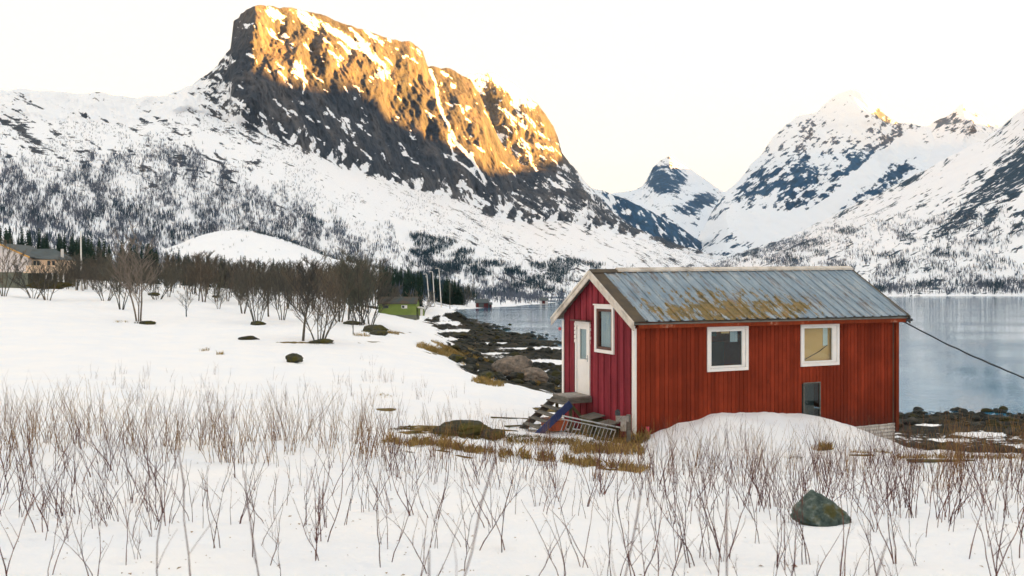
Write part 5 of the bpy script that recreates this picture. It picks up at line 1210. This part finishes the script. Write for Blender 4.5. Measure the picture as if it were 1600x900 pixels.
# green boxes under the gable window
for (u, v, w_, d_, h_, lab) in ((-0.35, 1.55, .42, .55, .42, 'mossy green wooden box under the door side of the gable'), (-0.30, 0.85, .38, .5, .30, 'lower dark green box closer to the cabin corner')):
    t = local_thing('wooden_box', lab, 'box', u, v, gz(*cab(u, v).xy) - HZ); mb = MB()
    for q in range(4): mb.box(-w_ / 2, w_ / 2, -d_ / 2, d_ / 2, h_ * q / 4 + .004, h_ * (q + 1) / 4 - .004, rc.random())
    mb.build('side_boards', M['olive'], t, bevel=0.004); mb = MB(); mb.hexa([(-w_ / 2 - .03, -d_ / 2 - .03, h_), (w_ / 2, -d_ / 2 - .03, h_ + .08), (w_ / 2, d_ / 2 + .03, h_ + .08), (-w_ / 2 - .03, d_ / 2 + .03, h_), (-w_ / 2 - .03, -d_ / 2 - .03, h_ + .025), (w_ / 2, -d_ / 2 - .03, h_ + .105), (w_ / 2, d_ / 2 + .03, h_ + .105), (-w_ / 2 - .03, d_ / 2 + .03, h_ + .025)]); mb.build('lid', M['grey_wood'], t, bevel=0.003)
# planks lying in the snow left of the steps
for (pa, pya, pb, pyb, wd, lab) in ((768, 654, 850, 657, .10, 'long dark plank lying on the snow left of the steps, upper one'), (790, 668, 880, 664, .12, 'long dark plank lying on the snow left of the steps, lower one'), (845, 672, 905, 668, .10, 'short dark plank lying under the blue side board')):
    xa, ya = hit(pa, pya); xb, yb = hit(pb, pyb); mb = MB(); a_ = Vector((xa, ya, gz(xa, ya) + .03)); mb.beam((0, 0, 0), Vector((xb, yb, gz(xb, yb) + .03)) - a_, wd, .035); mb.add([(0, -wd / 2, .0), (.02, -wd / 2, .0), (.02, wd / 2, .03)], [(0, 1, 2)]); o = mb.build('plank', M['olive'], None, bevel=.004); o.location = a_; tag(o, lab, 'plank')
x, y = hit(1470, 722); mb = MB(); mb.beam((-.75, .03, 0), (.7, -.12, .02), .12, .05); mb.beam((-.5, .12, -.02), (.6, .0, -.01), .09, .04); o = mb.build('driftwood', M['olive'], None, bevel=.006); o.location = (x, y, gz(x, y) + .03); tag(o, 'flat mossy driftwood on the snow edge right of the cabin', 'driftwood')

# mooring rope from the eave
a = cab(L_ + 0.1, -0.15, 3.0); b = Vector((18.6, 19.6, 6.15)); pts = []
rr2 = random.Random(3)
for i in range(41):
    t = i / 40; p = a.lerp(b, t); p.z -= 1.1 * 4 * t * (1 - t) * 0.42 * 1.0; p.z += rr2.uniform(-.012, .012); pts.append(p - a)
mb = MB(); mb.tube(pts, [0.020 + 0.006 * rr2.random() for _ in pts], 6); o = mb.build('rope', M['rope'], None, True); o.location = a; tag(o, 'dark sagging rope running from the cabin eave to the shore', 'rope')

# ------------------------------------------------------------------ the white house on the left
Yh = 150.0; xh = (44 - 800) / F * Yh; zh = CZ + (450 - 442) / F * Yh
hs_ = thing('white_house', 'white two storey house with dark slate roof and cream deck at the left edge', 'house', (xh, Yh, zh), R(0))
S = Yh / F     # metres per photograph pixel at the house
hw = MB(); hw.add([(-8.5, 0, 3.9 * 0 + 2.05), (0, 0, 2.05), (0, 0, 4.85), (-5.3, 0, 7.3), (-8.5, 0, 6.0), (-8.5, 9, 2.05), (0, 9, 2.05), (0, 9, 4.85), (-5.3, 9, 7.3), (-8.5, 9, 6.0)],
                 [(0, 1, 2, 3, 4), (9, 8, 7, 6, 5), (0, 5, 6, 1), (1, 6, 7, 2), (4, 9, 5, 0)]); hw.build('wall', M['house_white'], hs_)
mb = MB(); mb.box(-8.5, -.02, .02, 9, -1.5, 2.03); mb.build('basement_wall', M['house_base'], hs_)
mb = MB(); mb.box(0.01, 4.6, 1.2, 8, 2.06, 4.45, .6)
for q in range(9): mb.box(0.1 + q * .5, .2 + q * .5, 1.17, 1.2, 2.1, 4.4, .2 + .5 * rc.random())
mb.build('wing_wall', M['house_cream'], hs_)
mb = MB(); mb.box(.01, 4.6, 1.3, 8, -1.5, 2.04); mb.build('basement_wall', M['olive'], hs_)
for x in (.35, 1.0, 3.0, 3.9):
    mb = MB(); mb.box(x - .05, x + .55, 1.10, 1.19, 3.05, 4.25); f = mb.build('window', M['house_cream'], hs_); mb = MB(); mb.box(x, x + .5, 1.06, 1.10, 3.1, 4.2); mb.build('pane', M['dark_glass'], f)
mb = MB(); mb.add([(-5.4, -.5, 7.35), (.55, -.5, 4.75), (.55, 9.5, 4.75), (-5.4, 9.5, 7.35), (-9, -.5, 5.95), (-9, 9.5, 5.95), (-5.4, -.5, 7.55), (.55, -.5, 4.95), (.55, 9.5, 4.95), (-5.4, 9.5, 7.55), (-9, -.5, 6.15), (-9, 9.5, 6.15)],
                 [(6, 7, 8, 9), (10, 6, 9, 11), (0, 3, 2, 1), (4, 5, 3, 0), (1, 2, 8, 7), (0, 1, 7, 6), (4, 0, 6, 10)]); mb.build('roof', M['slate'], hs_)
mb = MB(); mb.add([(-.2, .7, 4.75), (5.0, .7, 4.40), (5.2, 8.5, 4.4), (-.2, 8.5, 6.9), (-2.0, 4.5, 6.6), (3.2, 4.5, 5.6)], [(0, 1, 5, 4), (1, 2, 5), (2, 3, 4, 5), (0, 4, 3)]); mb.build('roof', M['slate'], hs_)
mb = MB(); mb.beam((-5.4, -.56, 7.42), (.6, -.56, 4.80), .08, .30); mb.beam((-5.4, -.56, 7.42), (-9, -.56, 6.02), .08, .3); mb.build('gable_trim', M['house_yellow'], hs_)
mb = MB(); mb.box(3.9, 4.25, 4, 4.4, 4.9, 6.6); mb.build('chimney', M['pole'], hs_)
dk = MB(); dk.box(.05, 7.6, -1.6, 1.1, 1.85, 2.1); dk.build('deck_floor', M['house_cream'], hs_)
mb = MB()
for q in range(26): mb.box(.6 + q * .27, .84 + q * .27, -1.66, -1.60, 2.12, 3.15, rc.random())
mb.box(.5, 7.62, -1.70, -1.64, 3.15, 3.25); mb.box(.5, 7.6, -1.70, -1.66, 2.5, 2.58); mb.box(7.56, 7.62, -1.6, 1.1, 2.12, 3.2); mb.build('deck_railing', M['house_cream'], hs_)
for x in (4.2, 5.3, 6.4, 7.4): 
    mb = MB(); mb.box(x, x + .18, -1.5, -1.32, -1.4, 1.85); mb.build('deck_post', M['pole'], hs_)
# hedge under the deck
V, Fc = ICO5; rs = np.random.RandomState(2)
q = V * np.array([3.6, .8, .7]) * (1 + .25 * fbm(V[:, 0] * 5, V[:, 1] * 5, V[:, 2] * 3, 4))[:, None]
o = link_mesh('hedge', np_mesh('hedge', q, Fc, smooth=False), M['moss_grass']); xx, yy = hit(78, 460); o.location = ((78 - 800) / F * 138, 138, CZ + (450 - 446) / F * 138); tag(o, 'olive clipped hedge in front of the deck', 'hedge')

# flagpole
Yp = 135.0; fp = thing('flagpole', 'tall white flagpole right of the white house', 'flagpole', ((127.5 - 800) / F * Yp, Yp, gz((127.5 - 800) / F * Yp, Yp) - .1))
hpole = CZ + (450 - 363) / F * Yp - fp.location.z
mb = MB(); mb.tube([(0, 0, 0), (-.15, 0, hpole)], [.17, .10], 10); mb.build('pole', M['pole'], fp, True)
mb = MB(); mb.tube([(-.15, 0, hpole), (-.15, 0, hpole + .12), (-.15, 0, hpole + .2)], [.06, .13, .04], 8); mb.build('knob', M['pole'], fp, True)
# lamp poles by the bay
for (pb, pt_, yb, ytop, lab) in ((672, 667, 472, 428, 'shortest of the three curved top lamp poles on the knoll'), (680, 676, 473, 424, 'middle one of the three curved top lamp poles on the knoll'), (690, 686, 473, 419, 'tallest of the three curved top lamp poles on the knoll')):
    Y = 212.0; xb = (pb - 800) / F * Y; xt = (pt_ - 800) / F * Y; z0 = gz(xb, Y) - .2; z1 = CZ + (450 - ytop) / F * Y
    t = thing('lamp_pole', lab, 'lamp pole', (xb, Y, z0), 0, 'curved lamp poles on the knoll')
    mb = MB(); dx = xt - xb; h = z1 - z0; mb.tube([(0, 0, 0), (dx * .5, 0, h * .5), (dx, 0, h * .97), (dx - .15, 0, h), (dx - .55, 0, h * .995)], [.17, .14, .11, .09, .07], 7); mb.build('pole', M['pole'], t, True)
    mb = MB(); mb.hexa([(dx - 1.0, -.12, h - .12), (dx - .45, -.12, h - .12), (dx - .45, .12, h - .12), (dx - 1.0, .12, h - .12), (dx - .9, -.08, h + .06), (dx - .45, -.08, h + .06), (dx - .45, .08, h + .06), (dx - .9, .08, h + .06)]); mb.build('lamp_head', M['pole'], t)
Y = 235.0; xb = (703 - 800) / F * Y; mb = MB(); z0 = gz(xb, Y); h = CZ + (450 - 440) / F * Y - z0; mb.tube([(0, 0, 0), (0, 0, h)], [.11, .08], 6); mb.beam((-.5, 0, h - .4), (.5, 0, h - .4), .08, .08); o = mb.build('utility_pole', M['grey_wood'], None, True); o.location = (xb, Y, z0); tag(o, 'short plain grey pole right of the curved lamp poles', 'pole')

# green hut
Yg = 152.0; xg = (620.5 - 800) / F * Yg; zg = CZ + (450 - 492) / F * Yg
gh = thing('green_hut', 'bright green hut with rusty dark roof at the foot of the wood', 'hut', (xg, Yg, zg), R(-3))
hw_ = 29.5 / F * Yg; mb = MB(); mb.box(-hw_, hw_, 0, 4, 0, 2.1, .6)
for q in range(7): mb.box(-hw_, hw_, -.02, 0, .02 + q * .3, .30 + q * .3, rc.random())
mb.build('wall', M['green_wall'], gh); mb = MB(); mb.box(-hw_ - .02, hw_ + .02, .05, 4, -1.0, 0); mb.build('foundation', M['house_base'], gh)
mb = MB(); mb.hexa([(-hw_ - .25, -.35, 2.08), (hw_ + .25, -.35, 2.08), (hw_ + .25, 2, 3.35), (-hw_ - .25, 2, 3.35), (-hw_ - .25, -.35, 2.18), (hw_ + .25, -.35, 2.18), (hw_ + .25, 2, 3.47), (-hw_ - .25, 2, 3.47)])
mb.hexa([(-hw_ - .25, 2, 3.35), (hw_ + .25, 2, 3.35), (hw_ + .25, 4.3, 2.08), (-hw_ - .25, 4.3, 2.08), (-hw_ - .25, 2, 3.47), (hw_ + .25, 2, 3.47), (hw_ + .25, 4.3, 2.18), (-hw_ - .25, 4.3, 2.18)]); mb.build('roof', M['rust_roof'], gh)
mb = MB(); mb.add([(hw_, 0, 2.1), (hw_, 4, 2.1), (hw_, 2, 3.3), (-hw_, 0, 2.1), (-hw_, 4, 2.1), (-hw_, 2, 3.3)], [(0, 1, 2), (3, 5, 4)]); mb.build('gable', M['green_wall'], gh)
for x, m_ in ((-2.2, 'dark_glass'), (1.4, 'white')):
    mb = MB(); mb.box(x - .55, x + .55, -.06, -.02, 1.25, 1.85); f = mb.build('window', M['white'] if m_ == 'white' else M['grey_wood'], gh); mb = MB(); mb.box(x - .45, x + (.0 if m_ == 'white' else .45), -.08, -.06, 1.33, 1.77); mb.build('pane', M['dark_glass'], f)
sd_ = thing('small_shed', 'tiny pale green shed leaning beside the green hut', 'shed', (xg + hw_ + .9, Yg + 1, zg - .2)); mb = MB(); mb.box(-.5, .5, 0, 1.4, 0, 1.6); mb.build('wall', M['green_wall'], sd_); mb = MB(); mb.hexa([(-.7, -.2, 1.5), (.7, -.2, 1.3), (.7, 1.6, 1.3), (-.7, 1.6, 1.5), (-.7, -.2, 1.75), (.7, -.2, 1.55), (.7, 1.6, 1.55), (-.7, 1.6, 1.75)]); mb.build('roof', M['white'], sd_); mb = MB(); mb.box(-.2, .3, -.04, -.003, 0, 1.3); mb.build('door', M['white'], sd_)

# boathouse on the far side of the bay
def boathouse(px, Y, w, h, mat, roofm, lab, doorm):
    x = (px - 800) / F * Y; z = max(m1_z(px, Y), 0.6); t = thing('boathouse', lab, 'boathouse', (x, Y, z - .3)); mb = MB()
    mb.add([(-w / 2, 0, -1), (w / 2, 0, -1), (w / 2, 0, h * .6), (-w / 2, 0, h * .6), (-w / 2, 6, -1), (w / 2, 6, -1), (w / 2, 6, h * .6), (-w / 2, 6, h * .6), (-w / 2, 3, h), (w / 2, 3, h)], [(0, 1, 2, 3), (5, 4, 7, 6), (1, 5, 6, 9, 2), (4, 0, 3, 8, 7)]); mb.build('wall', M[mat], t)
    mb = MB(); e = .35
    mb.hexa([(-w / 2 - e, -e, h * .52), (w / 2 + e, -e, h * .52), (w / 2 + e, 3, h), (-w / 2 - e, 3, h), (-w / 2 - e, -e, h * .52 + .2), (w / 2 + e, -e, h * .52 + .2), (w / 2 + e, 3, h + .2), (-w / 2 - e, 3, h + .2)])
    mb.hexa([(-w / 2 - e, 3, h), (w / 2 + e, 3, h), (w / 2 + e, 6 + e, h * .52), (-w / 2 - e, 6 + e, h * .52), (-w / 2 - e, 3, h + .2), (w / 2 + e, 3, h + .2), (w / 2 + e, 6 + e, h * .52 + .2), (-w / 2 - e, 6 + e, h * .52 + .2)]); mb.build('roof', M[roofm], t)
    mb = MB(); mb.box(-w * .25, w * .15, -.1, -.003, 0, h * .5); mb.build('door', M[doorm], t)
boathouse(753, 400, 6.2, 4.0, 'boat_red', 'slate', 'dark red boathouse on the far shore of the bay', 'slate')
boathouse(764, 404, 2.6, 2.2, 'boat_red', 'slate', 'small dark red shed right beside the boathouse across the bay', 'slate')
boathouse(850, 490, 5.0, 3.6, 'house_white', 'slate', 'tiny pale cottage among the dark trees across the bay', 'boat_red')

# ------------------------------------------------------------------ the cold air over the fjord
mb = MB(); mb.box(-13000, 13000, -5500, 15000, -20, 1560)
hm = bpy.data.materials.new('haze'); hm.use_nodes = True; nt = hm.node_tree; nt.nodes.clear()
ho = N(nt, 'ShaderNodeOutputMaterial'); pv = N(nt, 'ShaderNodeVolumePrincipled'); pv.inputs['Color'].default_value = (0.60, 0.80, 1.0, 1); pv.inputs['Density'].default_value = HAZE
pv.inputs['Anisotropy'].default_value = 0.0
nt.links.new(pv.outputs[0], ho.inputs['Volume'])
if HAZE > 0: tag(mb.build('haze', hm), 'thin cold air over the fjord', None, kind='stuff')
